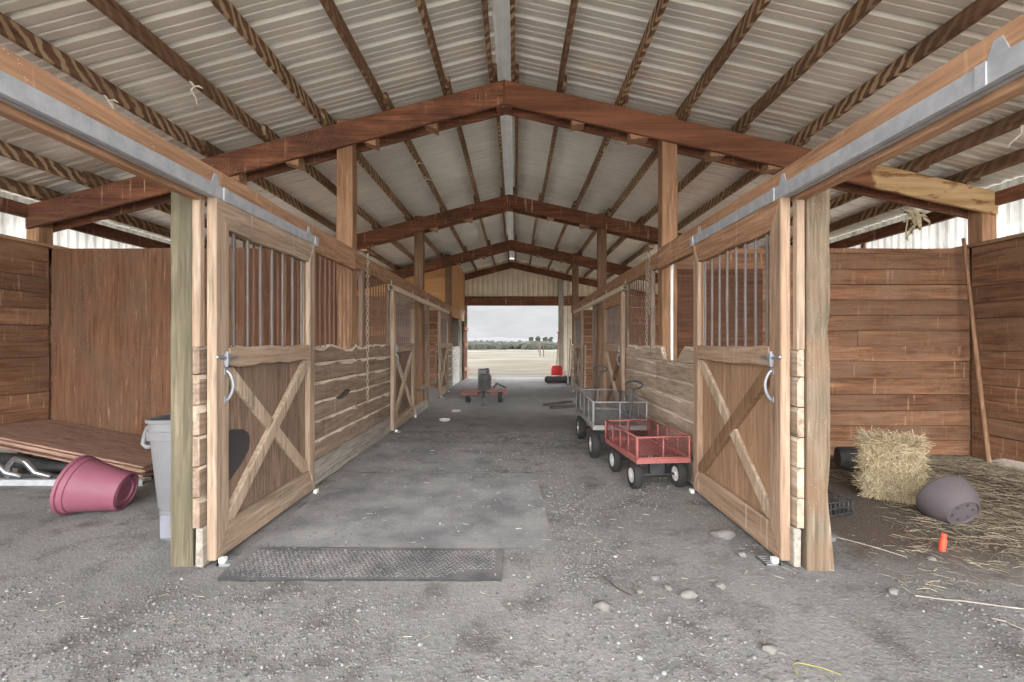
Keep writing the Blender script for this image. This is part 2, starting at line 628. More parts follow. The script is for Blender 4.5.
# rafters: pairs of planks sandwiching the posts
TN = ['nearest', 'middle', 'farthest']
for ti, ty in enumerate(T):
    for side in (-1, 1):
        xe = -5.9 if side < 0 else 5.82
        for fr in (0, 1):
            ya = ty + fr * .235
            xs = [RX + (xe - RX) * k / 20 for k in range(21)]
            rr = random.Random(ti * 7 + fr * 3 + side)
            rings = []
            for x in xs:
                zt = raft_z(x)
                h = .285 + rr.uniform(-.004, .004)
                rings.append([(x, ya, zt - h), (x, ya + .045, zt - h), (x, ya + .045, zt), (x, ya, zt)])
            mb = MB().loft(rings, 0, False)
            pale = (side > 0 and ti == 0 and fr == 0)
            o = mb.build('roof_rafter', m_twotone() if pale else W('rafter', 'X'), bevel=.004)
            tag(o, '%s red-brown plank of the %s rafter pair, on the %s side' % ('front' if fr == 0 else 'back', TN[ti], 'trash can' if side < 0 else 'hay bale'),
                'rafter', 'red-brown roof rafters')
    # packing blocks and gusset at the ridge
    mb = MB()
    mb.box(RX - .1, RX + .1, ty + .047, ty + .233, RZ - .3, RZ - .02)
    mb.box(RX - .012, RX + .012, ty - .012, ty, RZ - .3, RZ - .003)
    tag(mb.build('ridge_block', W('rafter', 'Z'), bevel=.004), 'red-brown block joining the %s rafter pair at the ridge' % TN[ti], 'wood block', 'ridge blocks')
    for side in (-1, 1):
        for k, off in enumerate((.9, 1.65, 2.6, 3.3)):
            xx = RX + side * off
            zt = raft_z(xx)
            rr = random.Random(ti * 31 + k * 5 + side)
            w = rr.uniform(.07, .13)
            if ti > 0 and k > 1:
                continue
            mb = MB()
            mb.prism([(xx - w, zt - .3 + side * -.02), (xx + w, zt - .3 + side * .02 - .02), (xx + w, zt - .2), (xx - w, zt - .2)], 'Y', ty + .05, ty + .22)
            tag(mb.build('rafter_block', W('header', 'X'), bevel=.003), 'short spacer block %s out in the %s rafter pair, %s side' % (
                ['nearest the ridge', 'second', 'third', 'fourth'][k], TN[ti], 'trash can' if side < 0 else 'hay bale'), 'wood block', 'rafter spacer blocks')

# posts along the aisle
PX = {-1: (-2.17, -1.98), 1: (1.79, 1.975)}
for ti, ty in enumerate(T):
    for side in (-1, 1):
        a, b = PX[side]
        zt = raft_z((a + b) / 2) + .06
        mb = MB().beam(a, b, ty + .05, ty + .23, -.06, zt, .005, .3, 0, ti * 2 + side)
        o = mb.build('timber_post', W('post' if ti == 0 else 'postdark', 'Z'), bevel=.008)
        tag(o, 'tall square brown post carrying the %s rafter pair on the %s side' % (TN[ti], 'trash can' if side < 0 else 'hay bale'), 'post', 'aisle posts')
        # outer posts
        if side < 0:
            a, b = -5.94, -5.79
        else:
            a, b = 5.68, 5.86
        mb = MB().beam(a, b, ty + .05, ty + .23, -.06, raft_z((a + b) / 2) - .02, .004, .3, 0, ti * 2 + side + 9)
        tag(mb.build('wall_post', W('post', 'Z'), bevel=.006), 'outer wall post under the %s rafter pair on the %s side' % (TN[ti], 'trash can' if side < 0 else 'hay bale'),
            'post', 'outer wall posts')

# eave beams
for side, xa, xb in ((-1, -5.93, -5.86), (1, 5.78, 5.85)):
    z = raft_z(xb) + .0
    mb = MB().beam(xa, xb, FRONT, END, z - .16, z + .0, .003, .5, 0, 4)
    tag(mb.build('eave_plank', W('rafter', 'Y'), bevel=.004), 'red-brown plank along the eave above the pale panels, %s side' % ('trash can' if side < 0 else 'hay bale'), 'plank')

# ------------------------------------------------------------------ walls


def boards_wall(mb, along, a0, a1, face, thick, z0, z1, bh, seed, axis='Y', gap=.006, split=2.9, wave=.004):
    """horizontal boards. axis 'Y': wall in plane x=face; axis 'X': wall in plane y=face."""
    rr = random.Random(seed)
    z = z0
    while z < z1 - .02:
        h = min(bh * rr.uniform(.92, 1.08), z1 - z)
        a = a0
        if rr.random() < .5:
            cuts = [a0 + (a1 - a0) * rr.uniform(.3, .7)]
        else:
            cuts = []
        cuts = [a0] + cuts + [a1]
        for c0, c1 in zip(cuts, cuts[1:]):
            t0 = rr.uniform(0, .008)
            n = max(2, int((c1 - c0) / .5))
            rings = []
            for k in range(n + 1):
                w = c0 + .002 + (c1 - c0 - .004) * k / n
                j0, j1 = rr.uniform(-wave, wave), rr.uniform(-wave, wave)
                pts = [(face + t0, z + gap / 2 + j0), (face + thick, z + gap / 2 + j0), (face + thick, z + h - gap / 2 + j1), (face + t0, z + h - gap / 2 + j1)]
                if axis == 'Y':
                    rings.append([(p[0], w, p[1]) for p in pts])
                else:
                    rings.append([(w, p[0], p[1]) for p in pts])
            mb.loft(rings, 0, False)
        z += h
    return mb


# left side wall (x inner face = WLX), boards thick towards outside
mb = MB()
rr = random.Random(3)
boards_wall(mb, 'Y', FRONT, 5.6, 0, -.045, -.02, WTOP, .2, 11)
for a, b in ((5.65, 5.8), (9.65, 9.95), (13.95, END)):      # unseen openings between these lengths, added to let daylight into the stalls
    boards_wall(mb, 'Y', a, b, 0, -.045, -.02, WTOP, .2, 12 + int(b))
    mb.box(-.05, -.046, a, b, -.02, WTOP)
boards_wall(mb, 'Y', 5.65, END, -.002, -.045, 2.36, WTOP, .2, 12)
mb.box(-.05, -.046, FRONT, 5.6, -.02, WTOP)
tag(mb.build('wall_left', W('wall', 'Y'), loc=(WLX, 0, 0)), 'rust-brown horizontal board wall behind the stacked plywood sheets', 'wall', kind='structure')
mb = MB()
boards_wall(mb, 'Y', FRONT, 5.6, 0, .045, .11, WTOP, .2, 21)
for a, b in ((5.65, 5.8), (9.65, 9.95), (13.95, 14.3), (17.6, END)):  # gaps between these lengths are added light openings, out of view
    boards_wall(mb, 'Y', a, b, 0, .045, -.02, WTOP, .2, 22 + int(b))
    mb.box(.046, .05, a, b, -.02, WTOP)
boards_wall(mb, 'Y', 5.65, END, .002, .045, 2.36, WTOP, .2, 22)
mb.box(.046, .05, FRONT, 5.6, .11, WTOP)
mb.prism([(4.1, .115), (5.6, .115), (5.6, -.02), (5.45, -.02), (5.25, .06)], 'X', 0.004, .045)
tag(mb.build('wall_right', W('wall', 'Y'), loc=(WRX, 0, 0)), 'rust-brown horizontal board wall with a lit gap along its foot', 'wall', kind='structure')
# cap planks on the side walls
for side, x, nm in ((-1, WLX, 'trash can'), (1, WRX, 'hay bale')):
    mb = MB().beam(x - .03 if side > 0 else x - .13, x + .13 if side > 0 else x + .03, FRONT, END, WTOP, WTOP + .045, .003, .6, 0, 5)
    tag(mb.build('sill_plank', W('header', 'Y'), bevel=.003), 'brown sill plank capping the side wall, %s side' % nm, 'plank')

# clear corrugated strips at the eaves
for side, x, i, nm in ((-1, -5.98, 1, 'trash can'), (1, 5.9, 2, 'hay bale')):
    prof = []
    y = FRONT
    while y < END:
        prof += [(0, y), (.02, y + .02), (.02, y + .05), (0, y + .07), (0, y + .125)]
        y += .13
    zt = raft_z(x) + .13
    mb = MB()
    n = len(prof)
    mb.add([(x + side * p, y, WTOP - .1) for p, y in prof] + [(x + side * p, y, zt) for p, y in prof], [(k, k + 1, n + k + 1, n + k) for k in range(n - 1)])
    tag(mb.build('window_%d' % i, tl), 'pale see-through corrugated sheeting between side wall and eave, %s side' % nm, 'clear panel', kind='structure')
    rr = random.Random(i)
    for k, y in enumerate((3.4, 7.6, 8.9, 11.8)):
        mb = MB().beam(x - side * .06 - .02, x - side * .06 + .02, y, y + .06, -.05, zt - .1, .002, .2)
        tag(mb.build('clear_panel_stud', W('post', 'Z')), '%s thin wooden stud from the front in the pale eave strip, %s side' % (ORD[k], nm), 'stud', 'eave strip studs')

# cross partitions
mb = MB()
boards_wall(mb, 'X', 1.985, WRX, 0, .05, -.02, WTOP, .2, 33, axis='X')
mb.box(1.985, WRX, .051, .06, -.02, WTOP)
mb.box(1.99, 3.05, -.018, -.002, 0, 2.3, 1)  # added dark sheet, painted shade for the view through the door grille
tag(mb.build('partition_wall_right', [W('wall', 'X'), W('plyshade', 'X')], loc=(0, 5.62, 0)), 'rust-brown horizontal board partition behind the hay bale', 'wall', kind='structure')
mb = MB()
boards_wall(mb, 'X', WLX, -2.18, .02, .06, -.02, WTOP, .2, 34, axis='X')
tag(mb.build('partition_wall_left', W('wall', 'X'), loc=(0, 5.62, 0)), 'board partition behind the brown plywood sheet', 'wall', kind='structure')
mb = MB()
mb.box(-5.72, -4.5, 0, .016, 0, WTOP - .005)
mb.box(-4.497, -3.28, .0, .016, 0, WTOP + .002)
mb.box(-3.277, -2.18, .0, .016, 0, WTOP - .003, 1)  # sheet behind the door is darker, shade painted into its colour
tag(mb.build('plywood_lining', [W('ply', 'Z'), W('plyshade', 'Z')], loc=(0, 5.62, 0)), 'red-brown plywood lining on the partition behind the trash can', 'plywood')
for k, y in enumerate((9.8, 14.1)):
    for side in (-1, 1):
        if k == 1 and side < 0:
            continue
        mb = MB()
        if side < 0:
            boards_wall(mb, 'X', WLX, -2.18, 0, .05, -.02, 2.4, .2, 40 + k, axis='X')
        else:
            boards_wall(mb, 'X', 1.98, WRX, 0, .05, -.02, 2.4, .2, 44 + k, axis='X')
        tag(mb.build('partition_wall_%s' % ('left' if side < 0 else 'right'), W('wall', 'X'), loc=(0, y, 0)),
            'board partition between stalls at the %s rafters, %s side' % (TN[k + 1], 'trash can' if side < 0 else 'hay bale'), 'wall', kind='structure')

# far left tack room in orange plywood
mb = MB()
n = 8
xs = [WLX + (-1.98 - WLX) * k / n for k in range(n + 1)]
mb.loft([[(x, 0, 2.4), (x, .02, 2.4), (x, .02, raft_z(x) - .02), (x, 0, raft_z(x) - .02)] for x in xs], 0, False)
boards_wall(mb, 'X', WLX, -2.18, 0, .03, -.02, 2.4, .2, 47, axis='X')
for q in range(8 * 4 + 2, len(mb.mi)):
    mb.mi[q] = 1
tag(mb.build('partition_wall_tack', [W('orange', 'X'), W('wall', 'X')], loc=(0, 14.3, 0)), 'orange plywood cross wall up to the roof above the far stalls', 'wall', kind='structure')
mb = MB()
mb.box(-1.995, -1.975, 14.32, END, 2.62, raft_z(-1.98) - .01)
mb.box(-1.995, -1.975, 14.32, END, 2.2, 2.612)
mb.box(-1.97, -1.945, 14.32, END, 2.57, 2.63)
tag(mb.build('wall_tack_aisle', W('orange', 'Z')), 'orange plywood wall facing the aisle beside the far opening', 'wall', kind='structure')
mb = MB()
boards_wall(mb, 'Y', 14.35, 16.2, -.02, .02, 0, 1.25, .2, 51)
o = mb.build('half_wall', W('white', 'Y'), loc=(-1.97, 0, 0))
tag(o, 'whitewashed plank half wall past the farthest door on the trash can side', 'half wall')
mb = MB().beam(-2.02, -1.92, 16.22, 16.34, 0, 2.6, .004, .3)
tag(mb.build('white_post', W('white', 'Z'), bevel=.005), 'whitewashed post at the end of the white half wall', 'post')

# gable end wall with opening
mb = MB()
OL, OR, OH = -1.87, 1.7, 2.83


def ribbed(x0, x1, zb, zt_f):
    prof = []
    x = x0
    while x < x1 - .01:
        w = min(.2, x1 - x)
        prof += [(x, 0), (x + w * .55, 0), (x + w * .65, .022), (x + w * .85, .022)]
        x += w
    prof.append((x1, 0))
    n = len(prof)
    mb.add([(x, END + .06 + d, zb) for x, d in prof] + [(x, END + .06 + d, zt_f(x)) for x, d in prof], [(k, k + 1, n + k + 1, n + k) for k in range(n - 1)])


ribbed(-6.0, OL, 0, lambda x: raft_z(x) + .13)
ribbed(OL, OR, OH + .3, lambda x: raft_z(x) + .13)
ribbed(OR, 5.9, 0, lambda x: raft_z(x) + .13)
cream = plain('cream_siding', (226, 214, 188), .6, .1, (204, 190, 160), 3., .05)
tag(mb.build('wall_back', cream), 'cream ribbed metal gable wall over the far opening', 'wall', kind='structure')
mb = MB().beam(-5.8, 5.7, END - .06, END + .05, OH, OH + .36, .003, .6)
tag(mb.build('opening_header', W('rafter', 'X'), bevel=.004), 'red-brown plank across the top of the far opening', 'plank')
for side in (-1, 1):
    xe = -5.9 if side < 0 else 5.82
    xs = [RX + (xe - RX) * k / 14 for k in range(15)]
    mb = MB().loft([[(x, END, raft_z(x) - .25), (x, END + .045, raft_z(x) - .25), (x, END + .045, raft_z(x)), (x, END, raft_z(x))] for x in xs], 0, False)
    tag(mb.build('roof_rafter', W('rafter', 'X'), bevel=.004), 'red-brown rafter against the cream gable wall, %s side' % ('trash can' if side < 0 else 'hay bale'), 'rafter', 'gable rafters')
for side, a, b, nm in ((-1, -2.03, OL, 'tack room'), (1, OR, 1.9, 'red scoop')):
    mb = MB().beam(a, b, END - .12, END + .04, -.05, OH + (.0 if side < 0 else 1.0), .004, .4)
    tag(mb.build('opening_post', W('grey', 'Z'), bevel=.006), 'grey-brown post beside the far opening on the %s side' % nm, 'post')

# ------------------------------------------------------------------ sliding doors


def door(side, y0, ztop, seed, label, group, nb, fine=True, wid=1.4, patch=False, barr=.0105, tilt=0., tan=False, over=1):
    xf = XL if side < 0 else XR
    root = thing('sliding_stall_door', label, 'stall door', (xf, y0, 0.0), (tilt, 0, 0), group)
    rr = random.Random(seed)
    z0 = .03
    z1 = ztop
    th = .062
    sw, tr, br = .13, .19, .2
    m0, m1 = 1.235, 1.375

    def X(d):
        return side * d
    wz, wy = W('doortan' if tan else 'door', 'Z'), W('doortan' if tan else 'door', 'Y')
    # stiles with mitred ends (y,z polygons extruded along x)
    o = MB().prism([(0, z0), (sw, z0 + br), (sw, z1 - tr), (0, z1)], 'X', X(0), X(th)).build('stile', wz, root, bevel=.006)
    MB().prism([(wid, z0), (wid - sw * .8, z0 + br), (wid - sw * .8, z1 - tr), (wid, z1)], 'X', X(0), X(th)).build('stile', wz, root, bevel=.006)
    MB().prism([(.004, z0), (wid - .004, z0), (wid - sw * .8, z0 + br), (sw, z0 + br)], 'X', X(0.004), X(th - .002)).build('bottom_rail', wy, root, bevel=.006)
    n = 8
    lo = []
    MB().prism([(.004, z1), (sw + .002, z1 - tr)] + [(sw + (wid - 1.8 * sw) * k / n, z1 - tr - rr.uniform(0, .012)) for k in range(1, n)] + [(wid - sw * .8, z1 - tr), (wid - .004, z1)],
               'X', X(.004), X(th - .002)).build('top_rail', W('header' if side > 0 else 'door', 'Y'), root, bevel=.006)
    n = 9
    low = [(sw + (wid - 1.8 * sw) * k / n, m0 + rr.uniform(-.006, .014)) for k in range(n + 1)]
    up = [(sw + (wid - 1.8 * sw) * k / n, m1 + rr.uniform(-.012, .002)) for k in range(n, -1, -1)]
    MB().prism(low + up, 'X', X(-.004), X(th - .004)).build('middle_rail', wy, root, bevel=.008)
    # plywood infill
    MB().box(*sorted((X(.046), X(.058))), sw - .02, wid - sw * .8 + .02, z0 + br - .02, m0 + .02).build('plywood_panel', W('paneltan' if tan else 'panel', 'Z'), root)
    # cross brace
    ya, yb, za, zb = sw, wid - sw * .8, z0 + br, m0
    L = math.hypot(yb - ya, zb - za)
    ang = math.atan2(zb - za, yb - ya)
    bw = .046
    for k, (sg, d0, d1) in enumerate(((1, .002 if over > 0 else .016, .046), (-1, .016 if over > 0 else .002, .046))):
        # brace polygon clipped to the opening (hexagon with pointed ends)
        dy, dz = (yb - ya), (zb - za)
        ux, uz = dy / L, dz / L
        e = bw / uz
        g = bw / ux
        if sg > 0:
            poly = [(ya, za), (ya + e, za), (yb, zb - g), (yb, zb), (yb - e, zb), (ya, za + g)]
        else:
            poly = [(yb, za), (yb - e, za), (ya, zb - g), (ya, zb), (ya + e, zb), (yb, za + g)]
        mm = wood('wood_brace_pale', (192, 173, 152), (148, 128, 108), 'Z', patch=(176, 152, 128), patch_amt=.5) if (k == 0 or not tan) else wood('wood_brace_brown', (140, 108, 82), (106, 80, 60), 'Z', patch=(126, 96, 72), patch_amt=.5)
        MB().prism(poly, 'X', X(d0), X(d1)).build('cross_brace', mm, root, bevel=.004)
    # window bars
    for k in range(nb):
        y = sw + (wid - 1.8 * sw) * (k + .6) / (nb + .2)
        MB().tube([(X(.032), y, m1 - .02), (X(.032) + rr.uniform(-.003, .003), y + rr.uniform(-.004, .004), (m1 + z1 - tr) / 2), (X(.032), y, z1 - tr + .02)], barr, 8).build('bar', barmat, root)
    if fine:
        # inner stops either side of the grille
        for yy in (sw, wid - sw * .8 - .022):
            MB().box(*sorted((X(.04), X(.062))), yy, yy + .022, m1, z1 - tr).build('grille_stop', wz, root)
        # latch and pull handle
        lz = 1.3
        lb = MB()
        lb.box(*sorted((X(-.006), X(0.0))), .025, .115, lz - .012, lz + .014)
        lb.tube([(X(-.012), -.01, lz + .006), (X(-.016), .06, lz), (X(-.012), .1, lz - .01), (X(-.014), .2, lz + .0)], .008, 8)
        lb.tube([(X(-.016), .085, lz + .04), (X(-.02), .085, lz - .02), (X(-.012), .085, lz - .06)], .011, 8)
        lb.box(*sorted((X(-.03), X(-.004))), .07, .1, lz - .05, lz + .026)
        lb.build('latch', galv_dark, root, bevel=.002)
        hb = MB()
        pts = []
        for k in range(13):
            a = k / 12
            pts.append((X(-.004 - .036 * math.sin(a * PI) ** .6), .095 + .012 * math.sin(a * PI), 1.215 - .19 * a))
        hb.tube(pts, .0095, 8)
        hb.box(*sorted((X(-.006), X(0))), .075, .115, 1.19, 1.23)
        hb.box(*sorted((X(-.006), X(0))), .075, .115, 1.01, 1.05)
        hb.build('pull_handle', galv_dark, root, bevel=.002)
    g = MB()
    g.box(*sorted((X(-.045), X(-.005))), .01, .045, .0, .045)
    g.build('floor_guide', white_p, root, bevel=.004)
    g = MB()
    g.box(*sorted((X(-.1), X(0))), .0, .012, -.005, .014)
    for k in range(4):
        g.box(*sorted((X(-.1), X(-.0))), .025 + k * .026, .037 + k * .026, -.005, .014)
    g.box(*sorted((X(-.1), X(-.088))), .0, .11, -.005, .014)
    g.box(*sorted((X(-.015), X(0))), .0, .11, -.005, .014)
    g.build('guide_plate', galv_dark, root)
    g = MB()
    g.box(*sorted((X(-.035), X(-.003))), wid - .04, wid + .01, .0, .035)
    g.build('floor_guide', white_p, root, bevel=.003)
    if patch:
        poly = [(sw - .01, .43)]
        top = [(sw - .01, .815), (sw + .1, .81), (sw + .22, .79), (sw + .275, .755), (sw + .295, .7), (sw + .28, .63), (sw + .2, .56), (sw + .1, .5)]
        o = MB().prism(poly + top[::-1], 'X', X(.034), X(.047)).build('rubber_patch', plain('dark_rubber_sheet', (62, 60, 60), .5, 0, (50, 48, 47), 3.), root, bevel=.003)
        o['label'] = 'smooth dark grey rubber patch on the plywood'
    return root


DG = 'sliding stall doors with crossed braces'
door(-1, 2.84, 2.32, 1, 'large weathered cross-braced stall door behind the tread mat, grey rubber patch below', DG, 7, patch=True)
door(1, 2.84, 2.32, 2, 'large weathered cross-braced stall door beside the red cart', DG, 8, tan=True, over=-1)
door(-1, 7.02, 2.2, 3, 'cross-braced stall door past the hanging chain, trash can side', DG, 9, wid=1.45, barr=.008)
door(1, 7.1, 2.2, 4, 'cross-braced stall door behind the grey cart', DG, 9, wid=1.45, barr=.008, tan=True)
door(-1, 11.35, 2.2, 5, 'farthest cross-braced stall door, just before the white half wall', DG, 9, fine=False, barr=.008)
door(1, 11.45, 2.2, 6, 'farthest cross-braced stall door on the red scoop side', DG, 9, fine=False, barr=.008)

# ------------------------------------------------------------------ jamb posts, headers, tracks
BXL, BXR = -1.938, 1.733      # aisle faces of the fixed stall front boards
for side in (-1, 1):
    if side < 0:
        xa, xb, yp = -2.153, -2.013, 2.84
        lab = 'greenish grey jamb post between the trash can and the big stall door'
    else:
        xa, xb, yp = 1.785, 1.93, 2.78
        lab = 'wane-edged weathered jamb post between the big stall door and the hay bale'
    rr = random.Random(side + 5)
    rings = []
    for k in range(24):
        z = -.06 + 2.5 * k / 23
        w = (mnoise.noise(Vector((z * 3.1, side * 4.0, 0))) * .018) if side > 0 else rr.uniform(-.003, .003)
        fl = .03 * max(0, 1 - z / .3) if side > 0 else 0
        a, b = xa, xb
        if side > 0:
            b = xb + w + fl
        else:
            a = xa + w - fl
        rings.append([(a, yp, z), (b, yp + (abs(w) * 1.5 if side > 0 else 0), z), (b - (.006 if side > 0 else 0), yp + .11, z), (a, yp + .11, z)])
    o = MB().loft(rings, 0, False).build('jamb_post', W('jambgreen' if side < 0 else 'jamb', 'Z'), bevel=.006)
    tag(o, lab, 'post')
for side in (-1, 1):
    nm = 'trash can' if side < 0 else 'hay bale'
    for k, (ya, yb, za, zb) in enumerate(((FRONT, 5.52, 2.275, 2.52), (5.522, 9.8, 2.3, 2.5), (9.802, 14.06, 2.3, 2.5))):
        th = .06 if k == 0 else .042
        xa, xb = (BXL - th, BXL + .003) if side < 0 else (BXR - .003, BXR + th)
        mb = MB().beam(xa, xb, ya, yb, za, zb, .004, .35, 0, k + side)
        tag(mb.build('stall_header', W('header', 'Y'), bevel=.005), 'brown plank over the stall fronts %s, %s side' % (
            ['up to the first rafters', 'between the first and middle rafters', 'past the middle rafters'][k], nm), 'plank', 'planks over the stall fronts')
    # tracks
    x0 = BXL + .003 if side < 0 else BXR - .003

    def TX(d):
        return x0 - side * d
    for k, (ya, yb, za, zb, mt) in enumerate(((FRONT, 4.32, 2.305, 2.385, galv), (6.95, 12.95, 2.2, 2.275, galv_dull))):
        root = thing('door_track', ('long galvanised steel door track over the near stall door, %s side' if k == 0 else 'dusty door track shared by the two far stall doors, %s side') % nm,
                     'door track', (0, ya, 0), group='sliding door tracks')
        w = .072
        prof = [(0.004, zb), (w, zb), (w, za), (w - .03, za), (w - .03, za + .004), (w - .004, za + .004), (w - .004, zb - .004), (.008, zb - .004), (.008, za + .004), (.034, za + .004), (.034, za), (.004, za)]
        MB().prism([(TX(p), z) for p, z in prof], 'Y', 0, yb - ya).build('rail', mt, root)
        if k == 0:
            ys = (1.62, 2.93, 4.26)
        else:
            ys = (7.1, 8.6, 10.1, 11.6, 12.85)
        for y in ys:
            b = MB()
            b.prism([(y - .05 - ya, zb), (y + .06 - ya, zb), (y + .02 - ya, zb + .1), (y - .01 - ya, zb + .1)], 'X', TX(.001), TX(.006))
            b.build('bracket', mt, root)
            b = MB()
            b.prism([(y - .02 - ya, za - .004), (y + .02 - ya, za - .004), (y + .02 - ya, zb + .004), (y - .02 - ya, zb + .004)], 'X', TX(w), TX(w + .004))
            b.build('track_clip', mt, root)

# ------------------------------------------------------------------ fixed stall fronts


def stall_front(side, y0, y1, ztop, seed, label, bars, profile=None, trim0=False, trim1=False):
    xf = BXL if side < 0 else BXR
    root = thing('stall_barrier', label, 'stall front', (xf, y0, 0), group='plank stall fronts')
    rr = random.Random(seed)
    L = y1 - y0

    def X(d):
        return side * d
    # kick board
    MB().beam(*sorted((X(-.012), X(.03))), 0.0, L, .01, .25, .004, .3, 0, seed).build('kick_board', W('grey', 'Y'), root, bevel=.006)
    # planks with chewed pale upper edges
    z = .25
    nb = 6
    bh = (ztop - z) / nb
    mb = MB()
    for k in range(nb):
        n = max(4, int(L / .09))
        rings = []
        last = k == nb - 1
        for i in range(n + 1):
            y = L * i / n
            zl = z + k * bh + .003
            zh = z + (k + 1) * bh - .003
            ch = abs(mnoise.noise(Vector((y * 2.2 + seed * 3.3, k * 5.1, 0)))) * .055 + abs(mnoise.noise(Vector((y * 9. + seed, k * 2.7, 4)))) * .03 + .008
            if profile:
                dz = profile(y0 + y)
                lim = ztop - dz
                if zh > lim:
                    zh = max(lim, zl + .005)
            if last:
                zh -= ch * .5
            c2 = min(ch, (zh - zl) * .5)
            t0 = .004 * (1 + mnoise.noise(Vector((y, k * 3., seed))))
            rings.append([(X(t0), y, zl + .003), (X(t0), y, zh - c2), (X(.006 + c2 * .5), y, zh), (X(.046), y, zh), (X(.046), y, zl)])
        n5 = 5
        vs = [p for r in rings for p in r]
        for i in range(n):
            a, b = i * n5, (i + 1) * n5
            for q in range(n5):
                q2 = (q + 1) % n5
                mb.add([rings[i][q], rings[i][q2], rings[i + 1][q2], rings[i + 1][q]], [(0, 1, 2, 3)], 1 if q == 1 else 0)
        mb.add(rings[0], [list(range(n5))])
        mb.add(rings[-1], [list(range(n5))])
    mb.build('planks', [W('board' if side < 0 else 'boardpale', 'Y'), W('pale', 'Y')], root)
    for a, b in bars:
        n = int((b - a) / .112)
        for k in range(n):
            y = a - y0 + (b - a) * (k + .5) / n
            MB().tube([(X(.02), y, ztop - .04), (X(.02) + rr.uniform(-.004, .004), y + rr.uniform(-.004, .004), (ztop + 2.3) / 2), (X(.02), y, 2.31)], .0085, 6).build('bar', barbrown, root)
    if trim0:
        MB().beam(*sorted((X(-.002), X(.048))), -.006, .04, ztop - .02, 2.285, .002, .3).build('end_trim', W('door', 'Z'), root, bevel=.004)
    for yb in trim1 or ():
        MB().beam(*sorted((X(-.01), X(.045))), yb - y0, yb - y0 + .075, ztop - .05, 2.31, .003, .3).build('upright', W('board', 'Z'), root, bevel=.004)
    return root


def notch(y):
    # bite taken out of the planks around the post on the right
    d = 0
    if 4.72 < y < 5.42:
        d = .15 * min(1, (y - 4.72) / .18, (5.42 - y) / .1)
        d += .03 * mnoise.noise(Vector((y * 8, 0, 0)))
    return max(0, d)


def notchl(y):
    if 4.9 < y < 5.6:
        return .05 * min(1, (y - 4.9) / .2, (5.6 - y) / .1)
    return 0


stall_front(-1, 2.8, 5.6, 1.39, 1, 'chewed plank stall front between the near braced door and the chain, trash can side', [(3.0, 5.45)], notchl, True)
stall_front(-1, 5.605, 8.5, 1.38, 2, 'plank stall front under the hanging chain, trash can side', [(5.85, 6.95)], None, False, (5.74, 6.98))
stall_front(1, 2.8, 5.6, 1.37, 3, 'pale chewed plank stall front behind the red cart', [], notch, True)
stall_front(1, 5.605, 8.5, 1.37, 4, 'pale plank stall front under the doubled chain', [(5.9, 7.0)], None, False, (5.76, 7.03))
stall_front(-1, 11.3, 14.05, 1.37, 5, 'plank stall front behind the farthest braced door, trash can side', [(12.8, 14.0)])
stall_front(1, 11.4, 14.05, 1.37, 6, 'plank stall front behind the farthest braced door, red scoop side', [(12.9, 14.0)])
# door jambs of the far doorways
for side in (-1, 1):
    xa, xb = (-1.98, -1.9) if side < 0 else (1.72, 1.8)
    nm = 'trash can' if side < 0 else 'red scoop'
    for k, y in enumerate((10.02,)):
        mb = MB().beam(xa, xb, y, y + .09, -.02, 2.3, .004, .3)
        tag(mb.build('doorway_post', W('board', 'Z'), bevel=.004), 'slim weathered post of the open far stall doorway, %s side' % nm, 'post')
# low bar across the far left doorway
mb = MB()
mb.beam(-1.95, -1.91, 8.55, 11.3, .42, .5, .003, .4)
tag(mb.build('kick_bar', W('board', 'Y'), bevel=.004), 'low wooden bar across the open stall doorway, trash can side', 'bar')
mb = MB()
mb.beam(-1.98, -1.86, 8.6, 9.75, .0, .14, .004, .4)
tag(mb.build('sill_log', W('grey', 'Y'), bevel=.01), 'grey timber sill lying across the stall doorway, trash can side', 'timber')

# chains


def chain(name, pts, label, r=.026):
    mb = MB()
    k = 0
    for a, b in zip(pts, pts[1:]):
        a, b = Vector(a), Vector(b)
        L = (b - a).length
        n = max(1, int(L / .047))
        for i in range(n):
            c = a + (b - a) * ((i + .5) / n)
            e = []
            for q in range(10):
                t = 2 * PI * q / 10
                w, h = .015 * math.cos(t), .029 * math.sin(t)
                e.append(c + (Vector((w, 0, h)) if k % 2 else Vector((0, w, h))))
            mb.tube(e, .0048, 6, closed=True)
            k += 1
    # hook
    p = Vector(pts[0])
    mb.tube([p + Vector((0, 0, -.01)), p + Vector((0, 0, .05)), p + Vector((0, .02, .07)), p + Vector((0, .06, .075))], .008, 6)
    o = mb.build(name, plain('chain_steel', (160, 146, 128), .6, .2, (128, 112, 96), 14.))
    tag(o, label, 'chain')


chain('hanging_chain', [(-1.895, 5.86, 2.5), (-1.9, 5.86, 1.37), (-1.9, 5.86, .62)], 'single steel chain hanging down the plank front, trash can side')
chain('hanging_chain', [(1.715, 5.92, 2.56), (1.715, 5.92, 1.3)], 'long steel chain hanging beside the post behind the red cart')
chain('hanging_chain', [(1.715, 5.8, 2.56), (1.715, 5.8, 1.75)], 'shorter of the two chains by the post behind the red cart')
mb = MB()
mb.box(1.69, 1.76, 5.72, 6.0, 2.585, 2.61)
mb.tube([(1.715, 5.78, 2.6), (1.715, 5.78, 2.63), (1.78, 5.78, 2.63)], .008)
tag(mb.build('chain_hook_plate', rusty), 'rusty bracket holding the two chains', 'bracket')
mb = MB()
mb.box(-1.95, -1.87, 5.75, 6.1, 2.55, 2.575)
tag(mb.build('chain_hook_plate', rusty), 'rusty bracket holding the single chain', 'bracket')
